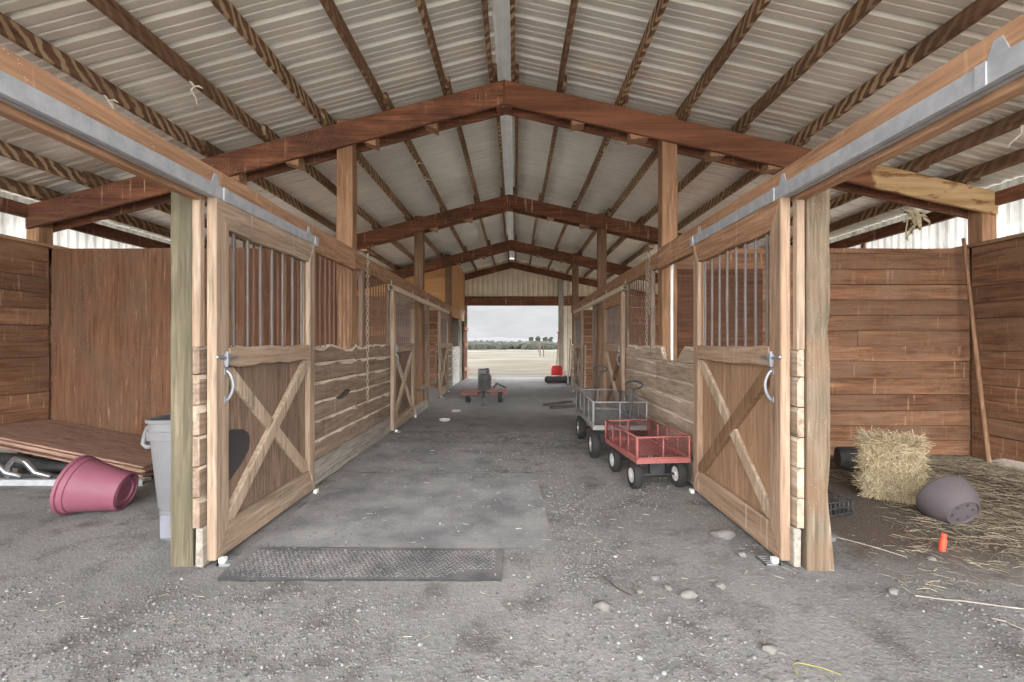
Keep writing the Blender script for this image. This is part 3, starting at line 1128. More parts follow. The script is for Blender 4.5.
# white pipe by the right post
mb = MB().tube([(1.84, 5.34, -.01), (1.84, 5.34, 1.2), (1.842, 5.345, 2.52)], .018, 10)
tag(mb.build('water_pipe', white_p), 'pale vertical pipe beside the post behind the red cart', 'pipe')
# broken knot bracket on left planks
mb = MB()
mb.tube([(-1.945, 5.15, .82), (-1.915, 5.2, .84), (-1.915, 5.0, .8), (-1.94, 4.95, .79)], [.02, .028, .022, .012], 8)
tag(mb.build('wood_knot', W('old', 'Y')), 'dark splintered knot sticking out of the planks, trash can side', 'knot')

# ------------------------------------------------------------------ carts


def lattice(mb, P, u0, u1, v0, v1, sp, r):
    """diamond mesh of thin wires in a rectangle; P maps (u,v,n)->xyz"""
    w, h = u1 - u0, v1 - v0
    for sg in (1, -1):
        c = -h
        while c < w + h:
            pts = []
            # line u = c + sg*v*1.6
            for v in (0, h):
                pts.append((c + (v if sg > 0 else h - v) * 1.6, v))
            (ua, va), (ub, vb) = pts
            t0, t1 = 0., 1.
            du = ub - ua
            if du > 0:
                t0 = max(t0, -ua / du)
                t1 = min(t1, (w - ua) / du)
            else:
                t0 = max(t0, (w - ua) / du)
                t1 = min(t1, -ua / du)
            if t1 > t0 + .02:
                a = (u0 + ua + du * t0, v0 + va + (vb - va) * t0)
                b = (u0 + ua + du * t1, v0 + va + (vb - va) * t1)
                mb.tube([P(a[0], a[1]), P(b[0], b[1])], r, 4)
            c += sp


def cart(loc, rotz, Lc, Wc, z0, z1, colour, colour2, label, wr, hx, hz, htop):
    mt = plain('cart_paint_%d' % colour[0], colour, .6, .1, colour2, 9., .1)
    mw = plain('cart_wire_%d' % colour[0], tuple(int(c * .88) for c in colour), .7, .1, tuple(int(c * .6) for c in colour), 9.)
    rim = plain('wheel_rim_white', (205, 203, 200), .6, .1, (160, 150, 140), 12.)
    root = thing('garden_cart', label, 'cart', loc, (0, 0, rotz))
    # deck
    mb = MB()
    t = .03
    for a in ((0, Wc, 0, t), (0, Wc, Lc - t, Lc), (0, t, 0, Lc), (Wc - t, Wc, 0, Lc)):
        mb.box(*a, z0, z0 + .045)
    for k in (1, 2):
        mb.box(0, Wc, Lc * k / 3, Lc * k / 3 + .025, z0, z0 + .02)
    mb.build('deck_frame', mt, root, bevel=.003)
    mb = MB()
    lattice(mb, lambda u, v: (u, v, z0 + .03), .01, Wc - .01, .01, Lc - .01, .055, .0025)
    mb.build('mesh_floor', mw, root)
    # sides

    def side(name, P, u1):
        mb = MB()
        h = z1 - z0 - .05
        tt = .011
        b = z0 + .05
        rails = [((0, b), (u1, b)), ((0, z1), (u1, z1)), ((0.0, b), (0.0, z1)), ((u1, b), (u1, z1)), ((u1 / 2, b), (u1 / 2, z1))]
        if u1 > .8:
            rails += [((u1 / 4, b), (u1 / 4, z1)), ((u1 * .75, b), (u1 * .75, z1))]
        for a, c in rails:
            mb.tube([P(*a), P(*c)], tt * .9, 4)
        o = mb.build(name, mt, root)
        mb = MB()
        lattice(mb, P, .0, u1, b, z1, .05, .002)
        mb.build('wire_mesh', mw, o)
    side('side_panel', lambda u, v: (u, .008, v), Wc)
    side('side_panel', lambda u, v: (u, Lc - .008, v), Wc)
    side('side_panel', lambda u, v: (.008, u, v), Lc)
    side('side_panel', lambda u, v: (Wc - .008, u, v), Lc)
    # wheels
    for wy in (.16, Lc - .2):
        ax = MB().tube([(-.0, wy, wr), (Wc, wy, wr)], .012, 8)
        ax.box(Wc * .36, Wc * .64, wy - .02, wy + .02, wr, z0 + .01)
        ax.build('axle', black_p, root)
        for wx, s in ((.04, -1), (Wc - .04, 1)):
            M = Matrix.Translation((wx, wy, wr)) @ Matrix.Rotation(PI / 2, 4, 'Y')
            b = wr * .32
            prof = [(wr * .55, -b * .8), (wr * .78, -b * 1.05), (wr * .93, -b * .85), (wr * .99, -b * .4), (wr, 0), (wr * .99, b * .4), (wr * .93, b * .85), (wr * .78, b * 1.05), (wr * .55, b * .8)]
            tyre = MB().lathe(prof, 28, 0, M)
            for q in range(26):
                a = 2 * PI * q / 26
                for sgn in (-1, 1):
                    c = M @ Vector((math.cos(a + sgn * .05) * wr * .985, math.sin(a + sgn * .05) * wr * .985, sgn * b * .45))
                    tyre.tube([c - (M.to_3x3() @ Vector((0, 0, b * .35))), c + (M.to_3x3() @ Vector((0, 0, b * .35)))], wr * .035, 4)
            w = tyre.build('wheel', black_r, root)
            hub = MB().lathe([(wr * .56, -b * .86), (wr * .5, -b * .9), (wr * .4, -b * .55), (wr * .2, -b * .6), (wr * .17, -b * 1.1), (.001, -b * 1.1), (.001, b * 1.1), (wr * .17, b * 1.1), (wr * .2, b * .6), (wr * .4, b * .55), (wr * .5, b * .9), (wr * .56, b * .86)], 20, 0, M)
            hub.build('wheel_rim', rim, w)
    # pulling handle
    y = Lc + .03
    mb = MB()
    top = htop
    mb.tube([(Wc / 2, y - .2, z0 - .05), (Wc / 2, y, z0 - .03), (Wc / 2 + hx * .3, y + .02, z0 + .1), (Wc / 2 + hx * .6, y + .03, (z0 + top) / 2 + .05), (Wc / 2 + hx, y + .04, top - .09)], .012, 8)
    loop = []
    for q in range(14):
        a = 2 * PI * q / 14
        loop.append((Wc / 2 + hx + hz * math.cos(a) * 1.0, y + .04 + .01 * math.sin(a), top - .045 + .045 * math.sin(a) * (1.0 if math.sin(a) > 0 else .9)))
    mb.tube(loop, .012, 8, closed=True)
    mb.build('pull_handle', black_p, root)
    return root


cart((1.125, 4.2, 0), math.radians(6.5), .93, .52, .27, .515, (162, 96, 91), (142, 84, 79), 'small red wire-sided garden cart parked beside the big braced door', .125, .1, .1, .95)
cart((.92, 5.36, 0), math.radians(0), 1.45, .64, .36, .69, (136, 134, 132), (160, 156, 150), 'larger grey wire-sided garden cart standing behind the red cart', .16, .05, .1, 1.04)

# ------------------------------------------------------------------ left stall contents
# pink tub on its side
pink = plain('pink_plastic', (130, 76, 90), .6, 0, (110, 64, 76), 5., .05)
axis = Vector((.93, .16, -.2)).normalized()   # rim -> base
zq = Vector((0, 0, 1)).rotation_difference(axis)
Mt = Matrix.Translation((-3.6, 3.72, .238)) @ zq.to_matrix().to_4x4() @ Matrix.Scale(.86, 4)
Lb, r0, r1 = .45, .265, .175
mb = MB()
prof = [(.001, Lb - .02), (r1 * .55, Lb - .02), (r1 * .6, Lb - .005), (r1 * .75, Lb - .004), (r1 * .8, Lb - .03), (r1 * .86, Lb - .03), (r1 * .9, Lb), (r1, Lb - .005), (r1 + .006, Lb - .02)]
for k in range(1, 6):
    prof.append((r1 + (r0 - .02 - r1) * k / 5, (Lb - .02) - (Lb - .1) * k / 5))
prof += [(r0 - .008, .075), (r0 - .006, .03), (r0 + .008, .024), (r0 + .01, .0), (r0, -.006), (r0 - .02, .004), (r0 - .028, .08), (r1 - .01, Lb - .05), (.001, Lb - .04)]
mb.lathe(prof, 48, 0, Mt)
tag(mb.build('muck_tub', pink), 'pink plastic tub lying on its side on the dirt', 'tub')

# tilted plywood stack


def stackz(x, y):
    return .157 + (-3.75 - x) * .18 - (y - 4.6) * .06


SN = ['top', 'second', 'third', 'bottom']
for k in range(4):
    dz = -.027 * k
    dx = [.0, .04, -.03, .02][k]
    dyy = [0, -.02, .015, -.03][k]
    xa, xb, ya, yb = -5.7, -3.72 + dx, 4.55 + dyy, 5.58
    P = [(xa, ya), (xb, ya), (xb, yb), (xa, yb)]
    mb = MB()
    n = 10
    rings = []
    for i in range(n + 1):
        x = xa + (xb - xa) * i / n
        rings.append([(x, ya - .06 * (x + 3.72), stackz(x, ya) + dz - .021), (x, yb, stackz(x, yb) + dz - .021), (x, yb, stackz(x, yb) + dz), (x, ya - .06 * (x + 3.72), stackz(x, ya) + dz)])
    mb.loft(rings, 0, False)
    tag(mb.build('plywood_sheet', W('sheet', 'X'), bevel=.002), '%s sheet of the tilted plywood stack beside the partition' % SN[k], 'plywood sheet', 'stacked plywood sheets')
mb = MB()
mb.prism([(4.42, 0), (4.5, 0), (4.5, .012), (4.43, .012), (4.43, .05), (4.5, .05), (4.5, .062), (4.42, .062)], 'X', -5.7, -3.62)
tag(mb.build('metal_channel', plain('white_metal', (208, 210, 212), .45, .4, (170, 172, 174), 9.)), 'long whitish metal channel on the floor below the plywood stack', 'metal channel')
mb = MB()
mb.box(-5.7, -3.7, 4.55, 4.63, 0, .03)
tag(mb.build('floor_plank', W('white', 'X')), 'whitish plank on the floor behind the metal channel', 'plank')
mb = MB().tube([(-5.65, 4.72, .2), (-5.2, 4.7, .18), (-4.9, 4.69, .13), (-4.5, 4.7, .09), (-4.25, 4.7, .07)], [.07, .07, .06, .05, .03], 12)
tag(mb.build('black_bag', black_p), 'long shiny black rolled bag under the plywood stack', 'bag')
for k, (xx, lab) in enumerate(((-5.15, 'bent chrome bar under the plywood stack, nearest the wall'), (-4.86, 'bent chrome bar under the plywood stack, farther from the wall'))):
    mb = MB().tube([(xx - .1, 4.45, .075), (xx - .06, 4.42, .2), (xx + .02, 4.4, .27), (xx + .13, 4.4, .24), (xx + .2, 4.42, .13), (xx + .34, 4.44, .085)], .026, 10)
    tag(mb.build('chrome_bar', chrome), lab, 'metal bar', 'bent chrome bars')
mb = MB().tube([(-5.5, 4.5, .09), (-5.0, 4.46, .095), (-4.3, 4.46, .08)], .02, 8)
tag(mb.build('black_hose', black_p), 'thin black hose lying on the metal channel', 'hose')
# supports under the stack
mb = MB()
mb.box(-5.6, -5.3, 4.85, 5.4, 0, .29)
tag(mb.build('wood_block', W('grey', 'Y')), 'timber block holding up the plywood stack by the wall', 'timber')

# grey trash can
grey_pl = plain('grey_bin_plastic', (116, 115, 116), .55, 0, (102, 101, 102), 5., .05)
root = thing('trash_can', 'tall grey plastic trash can behind the jamb post', 'trash can', (-2.34, 3.4, 0), (0, 0, .1))
root.scale = (.97, .97, .97)


def rsq(w, z, rad=.32, seg=40):
    ring = []
    for k in range(seg):
        a = 2 * PI * k / seg
        c, s = math.cos(a), math.sin(a)
        e = .45
        ring.append((w * math.copysign(abs(c) ** e, c), w * math.copysign(abs(s) ** e, s), z))
    return ring


mb = MB()
rings = [rsq(.2, 0.0), rsq(.215, .02), rsq(.218, .22), rsq(.212, .225)]
rings += [rsq(.224, .24), rsq(.262, .72), rsq(.262, .735), rsq(.28, .74), rsq(.282, .80), rsq(.272, .81), rsq(.272, .86), rsq(.285, .865), rsq(.287, .885), rsq(.275, .89), rsq(.262, .88), rsq(.25, .74), rsq(.2, .05)]
mb.loft(rings, 0, True)
mb.build('bin_body', grey_pl, root)
mb = MB()
mb.tube([(-.27, -.06, .8), (-.3, -.06, .82), (-.35, -.055, .8), (-.375, -.05, .74), (-.385, -.05, .68), (-.36, -.05, .655), (-.31, -.05, .66), (-.29, -.05, .7), (-.285, -.055, .76)], .018, 8)
mb.tube([(-.27, -.06, .8), (-.27, .06, .8)], .03, 8)
mb.tube([(-.265, -.06, .82), (-.29, -.09, .8), (-.285, -.1, .76)], .024, 8)
mb.build('handle', grey_pl, root)
mb = MB()
mb.prism([(-.16, .03), (-.03, .03), (-.03, .2), (-.16, .2)], 'Y', -.226, -.214)
mb.build('foot_panel', plain('grey_bin_dark', (122, 122, 130), .5, 0, (108, 108, 114), 5.), root, bevel=.004)

# ------------------------------------------------------------------ right stall contents
hay = m_hay('straw_blades', (128, 108, 78), (218, 202, 168))
hay2 = m_hay('straw_floor', (112, 101, 85), (178, 166, 142))


def blade(mb, p, d, L, w, bend, rr):
    d = d.normalized()
    up = Vector((rr.uniform(-1, 1), rr.uniform(-1, 1), rr.uniform(.2, 1))).normalized()
    s = d.cross(up)
    if s.length < .01:
        s = Vector((1, 0, 0))
    s.normalize()
    n = s.cross(d)
    vs = []
    for i in range(3):
        t = i / 2
        c = p + d * (L * t) + n * (bend * math.sin(t * PI))
        vs += [c - s * w, c + s * w, c + n * w * 1.2]
    mb.add(vs, [(0, 1, 4, 3), (1, 2, 5, 4), (2, 0, 3, 5), (3, 4, 7, 6), (4, 5, 8, 7), (5, 3, 6, 8)])


root = thing('hay_bale', 'upright pale straw bale standing in the open stall', 'hay bale', (3.4, 4.12, 0), (0, 0, math.radians(-37)))
bw, bd, bh = .18, .15, .52
rr = random.Random(5)
mb = MB()
rings = []
for k in range(17):
    z = bh * k / 16
    ring = []
    for q in range(36):
        a = 2 * PI * q / 36
        c, s = math.cos(a), math.sin(a)
        e = .3
        x = bw * math.copysign(abs(c) ** e, c)
        y = bd * math.copysign(abs(s) ** e, s)
        nn = 1 + .07 * mnoise.noise(Vector((x * 12, y * 12, z * 9))) + .05 * (z / bh - .35)
        nn *= .8 + .22 * min(1, max(0, (z - .1) / .2))
        ring.append((x * nn, y * nn, z + .015 * mnoise.noise(Vector((x * 9, y * 9, 5))) * (1 if k else 0)))
    rings.append(ring)
mb.loft(rings, 0, True)
core = plain('straw_core', (180, 160, 124), .9, 0, (142, 122, 90), 24., .6)
mb.build('packed_core', core, root)
mb = MB()
for i in range(7000):
    f = rr.random()
    if f < .3:
        p = Vector((rr.uniform(-bw, bw), rr.uniform(-bd, bd), bh + rr.uniform(-.01, .012)))
        d = Vector((rr.uniform(-1, 1), rr.uniform(-1, 1), rr.uniform(-.2, .35)))
    elif f < .72:
        p = Vector((rr.uniform(-bw, bw), -bd * rr.uniform(.98, 1.05), rr.uniform(0.02, bh)))
        d = Vector((rr.uniform(-1, 1), rr.uniform(-.4, .12), rr.uniform(-1, 1) * (1.6 if p.z < .42 else .5)))
    elif f < .88:
        p = Vector((-bw * rr.uniform(.98, 1.05), rr.uniform(-bd, bd), rr.uniform(0.02, bh)))
        d = Vector((rr.uniform(-.4, .1), rr.uniform(-1, 1), rr.uniform(-1, 1)))
    else:
        p = Vector((bw * rr.uniform(.98, 1.05), rr.uniform(-bd, bd), rr.uniform(0.02, bh)))
        d = Vector((rr.uniform(-.1, .4), rr.uniform(-1, 1), rr.uniform(-1, 1)))
    blade(mb, p, d, rr.uniform(.04, .13), rr.uniform(.0012, .0024), rr.uniform(-.01, .01), rr)
mb.build('loose_straw', hay, root)['kind'] = 'stuff'
for xx in (-.09, .1):
    mb = MB()
    mb.tube([(xx, -bd - .012, .0), (xx, -bd - .016, bh * .5), (xx, -bd - .01, bh + .005), (xx, 0, bh + .02), (xx, bd + .01, bh + .005), (xx, bd + .012, 0.0)], .004, 6)
    mb.build('baling_twine', plain('twine', (214, 196, 150), .8), root)

# straw on the floor (uncountable)
mb = MB()
rr = random.Random(9)
for i in range(8000):
    for _ in range(30):
        x, y = rr.uniform(2.0, 5.55), rr.uniform(2.55, 5.55)
        dens = mnoise.noise(Vector((x * 1.3 + 2, y * 1.3, .5))) * 1.2 + .16
        if x > 3.6 and y > 3.3:
            dens += .2
        if y < 3.0:
            dens -= .34
        if (x - 2.95) ** 2 + (y - 3.15) ** 2 < .16 or (x < 3.4 and y > 3.5):
            dens += .22
        if rr.random() < dens:
            break
    a = rr.uniform(0, 2 * PI)
    blade(mb, Vector((x, y, wob(x, y) + rr.uniform(.002, .016))), Vector((math.cos(a), math.sin(a), rr.uniform(-.06, .1))), rr.uniform(.04, .15) * (.7 if y < 3.1 else 1), rr.uniform(.0009, .0019), rr.uniform(-.008, .012), rr)
o = mb.build('loose_straw', hay2)
tag(o, 'loose straw scattered over the open stall floor around the bale', 'straw', kind='stuff')
# straw chaff scattered elsewhere
mb = MB()
for i in range(1500):
    x, y = rr.uniform(-5.5, 2.6), rr.uniform(1.6, 7.5)
    if -3.7 < x < -1.7 and 2.6 < y < 4.4:
        continue
    a = rr.uniform(0, 2 * PI)
    blade(mb, Vector((x, y, wob(x, y) + rr.uniform(.003, .008))), Vector((math.cos(a), math.sin(a), rr.uniform(-.03, .05))), rr.uniform(.015, .055), rr.uniform(.001, .0022), 0, rr)
tag(mb.build('straw_chaff', m_hay('chaff', (128, 122, 110), (180, 175, 164))), 'short pale straw chaff strewn over the grey floor', 'chaff', kind='stuff')

# grey-purple tub tipped with its base towards the camera
pot = plain('faded_purple_rubber', (80, 71, 74), .85, 0, (95, 86, 86), 4., .1)
axis = Vector((.0, -.9, -.42)).normalized()
zq = Vector((0, 0, 1)).rotation_difference(axis)
M = Matrix.Translation((3.38, 3.6, .188)) @ zq.to_matrix().to_4x4()
mb = MB()
hp, ra, rb = .18, .2, .115
prof = [(.001, hp), (rb * .18, hp + .002), (rb * .9, hp), (rb * .94, hp + .012), (rb, hp + .01), (rb + .012, hp - .01), (rb + .036, hp * .8), (rb + .058, hp * .6), (rb + .074, hp * .4), (ra - .004, .04), (ra, .018), (ra + .001, .008), (ra - .002, 0), (ra - .01, 0), (ra - .02, .05), (rb + .03, hp * .6), (rb - .02, hp - .02), (.001, hp - .018)]
mb.lathe(prof, 44, 0, M)
for q in range(6):
    a = 2 * PI * q / 6 + .4
    c = M @ Vector((rb * .62 * math.cos(a), rb * .62 * math.sin(a), hp + .002))
    e = M.to_3x3() @ Vector((0, 0, 1))
    mb.tube([c - e * .004, c + e * .0015], .011, 10, 1)
tag(mb.build('feed_tub', [pot, black_p]), 'faded purple-grey round tub tipped over against the straw bale, base showing holes', 'tub')

# black bucket on its side
axis = Vector((.95, -.3, .02)).normalized()
zq = Vector((0, 0, 1)).rotation_difference(axis)
M = Matrix.Translation((3.52, 4.97, .142)) @ zq.to_matrix().to_4x4()
mb = MB()
mb.lathe([(.001, 0), (.105, 0), (.112, .01), (.132, .25), (.14, .252), (.14, .275), (.13, .275), (.122, .25), (.1, .015), (.001, .015)], 32, 0, M)
root = mb.build('black_bucket', plain('bucket_black', (60, 62, 64), .6, 0, (88, 88, 86), 6.))
tag(root, 'black bucket lying on its side behind the straw bale', 'bucket')

# black plastic crate, squashed
root = thing('plastic_crate', 'low black openwork plastic crate lying behind the wane-edged jamb post', 'crate', (2.5, 3.78, 0), (.0, 0, .35))
mb = MB()
for z in (.02, .07, .12):
    for a, b in (((-.2, -.16), (.2, -.16)), ((.2, -.16), (.2, .16)), ((.2, .16), (-.2, .16)), ((-.2, .16), (-.2, -.16))):
        mb.tube([(a[0], a[1], z), (b[0], b[1], z)], .007, 4)
for k in range(9):
    x = -.2 + .05 * k
    for y in (-.16, .16):
        mb.tube([(x, y, 0), (x, y, .125)], .006, 4)
for k in range(7):
    y = -.16 + .32 * k / 6
    for x in (-.2, .2):
        mb.tube([(x, y, 0), (x, y, .125)], .006, 4)
    mb.tube([(-.2, y, .012), (.2, y, .012)], .006, 4)
for k in range(9):
    x = -.2 + .05 * k
    mb.tube([(x, -.16, .012), (x, .16, .012)], .006, 4)
mb.build('crate_shell', black_p, root)
for k in range(3):
    rr2 = random.Random(k)
    mb = MB().tube([(-.18 + .1 * k, -.13, .1), (-.1 + .1 * k, -.02, .14), (.02 + .05 * k, .05, .13), (.16, .12 - .08 * k, .1)], .009, 6)
    tag(mb.build('black_hose', black_p, loc=(2.5, 3.78, 0), rot=(0, 0, .35)), 'short black hose coil in the openwork crate, %s' % ['lowest', 'middle', 'topmost'][k], 'hose', 'hose pieces in the crate')

# red-orange stake
root = thing('marker_stub', 'small red-orange plastic stub standing in the straw', 'plastic stub', (2.86, 3.05, 0), (.08, .06, .3))
red = plain('orange_red_plastic', (214, 84, 56), .5, 0, (186, 64, 44), 8.)
MB().lathe([(.001, 0), (.02, 0), (.022, .008), (.02, .02), (.02, .08), (.017, .088), (.001, .089)], 16).build('stub_body', red, root)
MB().lathe([(.001, .087), (.015, .087), (.015, .108), (.018, .11), (.016, .12), (.001, .121)], 12).build('stub_cap', red, root)

# pole in the corner
mb = MB().tube([(5.52, 5.3, 0), (5.5, 5.42, 1.2), (5.44, 5.52, 2.66)], [.024, .022, .018], 10)
tag(mb.build('wooden_pole', W('header', 'Z')), 'thin brown wooden pole leaning in the corner past the straw bale', 'pole')

# torn scrap hanging from the rafter
mb = MB()
for q in range(5):
    rr2 = random.Random(q + 3)
    base = Vector((4.62 + q * .05, 5.4, 2.985 - .015 * q))
    rings = []
    for k in range(7):
        t = k / 6
        c = base + Vector((.05 * math.sin(t * 3 + q), -.02 * q + .02 * math.cos(t * 5), -(.16 + .06 * ((q * 7) % 4)) * t))
        w = (.05 + .02 * rr2.random()) * (1 - t * .55)
        a = rr2.uniform(0, PI)
        rings.append([c + Vector((w * math.cos(a + b) * s, w * math.sin(a + b) * s * .5, rr2.uniform(-.012, .012))) for b, s in ((0, 1), (.8, .6), (1.6, .35), (PI, 1), (PI + .8, .6), (PI + 1.6, .35))])
    mb.loft(rings, 0, True)
mb.tube([(4.66, 5.4, 2.85), (4.63, 5.39, 2.72), (4.66, 5.4, 2.6)], .008, 6)
tag(mb.build('torn_scrap', plain('tan_paper', (176, 162, 134), .9, 0, (128, 112, 84), 12., .3)), 'torn tan scrap dangling from the rafter above the straw bale', 'scrap')
# little wisps hanging from the purlins
WP = [(-2.85, 4.2, 3.55), (-1.45, 7.0, 3.82), (-1.75, 7.7, 3.78), (1.3, 6.6, 3.9), (2.0, 6.4, 3.78), (-3.9, 4.1, 3.35), (-1.9, 3.1, 3.68), (4.6, 4.3, 3.3)]
WL = ['over the stacked plywood', 'past the nearest rafters, trash can side', 'near the single hanging chain', 'past the nearest rafters, hay bale side', 'near the two hanging chains',
      'over the pink tub', 'above the big braced door with the rubber patch', 'above the straw bale']
for k, (x, y, z) in enumerate(WP):
    side = -1 if x < RX else 1
    i = min(range(9), key=lambda q: abs(RX + side * OFF[q] - x))
    x = RX + side * OFF[i] + (.024 if (y > T[0] + .12) else -.024)
    z = raft_z(x) + .006
    rr2 = random.Random(k)
    pts = [(x, y, z)]
    for q in range(1, 6):
        pts.append((x + rr2.uniform(-.03, .03), y + rr2.uniform(-.03, .03) + .02 * q, z - .035 * q))
    mb = MB().tube(pts, [.012, .009, .012, .007, .009, .004], 6)
    mb.tube([pts[1], (x + .06, y + .04, z - .03), (x + .11, y + .02, z - .06)], [.006, .01, .004], 6)
    tag(mb.build('nest_wisp', plain('pale_wisp', (214, 206, 190), .9, 0, (186, 174, 150), 20.)), 'pale nest wisp hanging from a purlin %s' % WL[k], 'wisp', 'hanging wisps')

# ------------------------------------------------------------------ mats in the aisle
tm = m_mat('tread_rubber', True)
mb = MB()
xa, xb, ya, yb = -1.74, -.08, 2.66, 3.06
nx_, ny_ = 24, 8


def mz(x, y):
    c = max(0, (xa + .2 - x) / .2) * .012
    return wob(x, y) + .012 + c


rings = []
top = [[(xa + (xb - xa) * i / nx_ - .05 * (j / ny_) * (1 if i == 0 else 0), ya + (yb - ya) * j / ny_ + .012 * mnoise.noise(Vector((i * .5, j, 0))), 0) for i in range(nx_ + 1)] for j in range(ny_ + 1)]
vs = [(x, y, mz(x, y)) for row in top for x, y, _ in row]
nv = len(vs)
vs += [(x, y, wob(x, y) - .02) for row in top for x, y, _ in row]
fs = []
for j in range(ny_):
    for i in range(nx_):
        a = j * (nx_ + 1) + i
        fs.append((a, a + 1, a + nx_ + 2, a + nx_ + 1))
for i in range(nx_):
    fs.append((i, i + 1, nv + i + 1, nv + i))
    a = ny_ * (nx_ + 1) + i
    fs.append((a, a + 1, nv + a + 1, nv + a))
for j in range(ny_):
    a = j * (nx_ + 1)
    fs.append((a, a + nx_ + 1, nv + a + nx_ + 1, nv + a))
    a = j * (nx_ + 1) + nx_
    fs.append((a, a + nx_ + 1, nv + a + nx_ + 1, nv + a))
nt = nx_ * ny_
mb.add(vs, fs[:nt], 0, True)
mb.add(vs, fs[nt:], 1, False)
# raised tread lugs
rr = random.Random(2)
for i in range(52):
    for j in range(15):
        x = xa + .04 + (xb - xa - .08) * (i + .5 * (j % 2)) / 52
        y = ya + .035 + (yb - ya - .06) * j / 15
        if mnoise.noise(Vector((x * 3, y * 5, 1))) > .28:
            continue
        a = .7 if (i + j) % 2 else -.7
        c, s = math.cos(a), math.sin(a)
        z = mz(x, y)
        l, w = .012, .004
        vs = []
        for dz, k in ((-.002, 1.), (.0045, .75)):
            for du, dv in ((-l, -w), (l, -w), (l, w), (-l, w)):
                vs.append((x + (du * c - dv * s) * k, y + (du * s + dv * c) * k, z + dz))
        mb.add(vs, [(4, 5, 6, 7), (0, 1, 5, 4), (1, 2, 6, 5), (2, 3, 7, 6), (3, 0, 4, 7)])
tag(mb.build('tread_mat', [tm, black_r]), 'narrow grey rubber mat with raised tread, nearest of the floor mats', 'mat')
for k, (xa, xb, ya, yb, lab) in enumerate(((-1.8, .27, 3.1, 4.85, 'large smooth rubber mat just past the tread mat'), (-1.82, -.25, 4.9, 6.3, 'smooth rubber mat second past the tread mat, mostly under dust'))):
    mb = MB()
    n = 12
    for q in range(1):
        vs = []
        for j in range(n + 1):
            for i in range(n + 1):
                x = xa + (xb - xa) * i / n - (.05 * j / n if i == n else 0)
                y = ya + (yb - ya) * j / n
                if j == 0:
                    y += -.03 * (i / n)
                ed = (i in (0, n) or j in (0, n))
                vs.append((x, y, wob(x, y) + (.001 if j == n or (i == n and j > 5) else .0035)))
        nv = len(vs)
        vs += [(x, y, z - .03) for x, y, z in vs]
        fs = [(j * (n + 1) + i, j * (n + 1) + i + 1, (j + 1) * (n + 1) + i + 1, (j + 1) * (n + 1) + i) for j in range(n) for i in range(n)]
        ring = [i for i in range(n + 1)] + [j * (n + 1) + n for j in range(1, n + 1)] + [n * (n + 1) + i for i in range(n - 1, -1, -1)] + [j * (n + 1) for j in range(n - 1, 0, -1)]
        for a, b in zip(ring, ring[1:] + ring[:1]):
            fs.append((a, b, nv + b, nv + a))
        mb.add(vs, fs[:n * n], 0, False)
        mb.add(vs, fs[n * n:], 1, False)
    tag(mb.build('rubber_mat', [MATS.setdefault('smooth_mat', m_mat('smooth_rubber', False)), black_r]), lab, 'mat', 'smooth rubber mats')

# ------------------------------------------------------------------ stones
stone = plain('grey_stone', (118, 114, 110), .9, 0, (96, 92, 87), 7., .5)


def rock(mb, c, r, seed, flat=.6, sub=2):
    bm = bmesh.new()
    bmesh.ops.create_icosphere(bm, subdivisions=sub, radius=1)
    rr = random.Random(seed)
    o = Vector((rr.uniform(0, 50), rr.uniform(0, 50), rr.uniform(0, 50)))
    sx, sy = rr.uniform(.75, 1.25), rr.uniform(.75, 1.2)
    vs = []
    for v in bm.verts:
        k = 1 + .45 * mnoise.noise(v.co * 1.3 + o)
        vs.append((c[0] + v.co.x * r * k * sx, c[1] + v.co.y * r * k * sy, c[2] + v.co.z * r * k * flat))
    bm.verts.index_update()
    fs = [[v.index for v in f.verts] for f in bm.faces]
    bm.free()
    mb.add(vs, fs, 0, sub > 1)


ROCKS = [(724, 538, .062, 'pale rock on the dirt beside the foot of the big braced door, hay bale side'), (742, 557, .032, 'small rock just in front of the big door by the red cart'),
         (688, 597, .036, 'rounded rock at the end of a row of stones before the red cart'), (668, 590, .03, 'tall thin stone in the row of stones before the red cart'),
         (655, 580, .026, 'brownish stone in the row of stones before the red cart'), (639, 592, .026, 'small stone in the row before the red cart'),
         (603, 609, .04, 'rock alone near the middle of the gravel floor'), (720, 588, .034, 'flat half-buried rock in front of the big door, hay bale side'),
         (893, 592, .032, 'rock on the open ground in front of the straw'), (931, 560, .03, 'rock beside the red-orange stub'), (770, 650, .034, 'dark long clod near the lower edge of the gravel'),
         (830, 540, .05, 'grey stone lying against the foot of the wane-edged post')]
for k, (px, py, r, lab) in enumerate(ROCKS):
    y = H * F / (py - CY)
    x = (px - CX) * y / F
    mb = MB()
    rock(mb, (x, y, wob(x, y) + r * .3), r, k + 20)
    tag(mb.build('rock', stone), lab, 'rock', 'loose rocks')
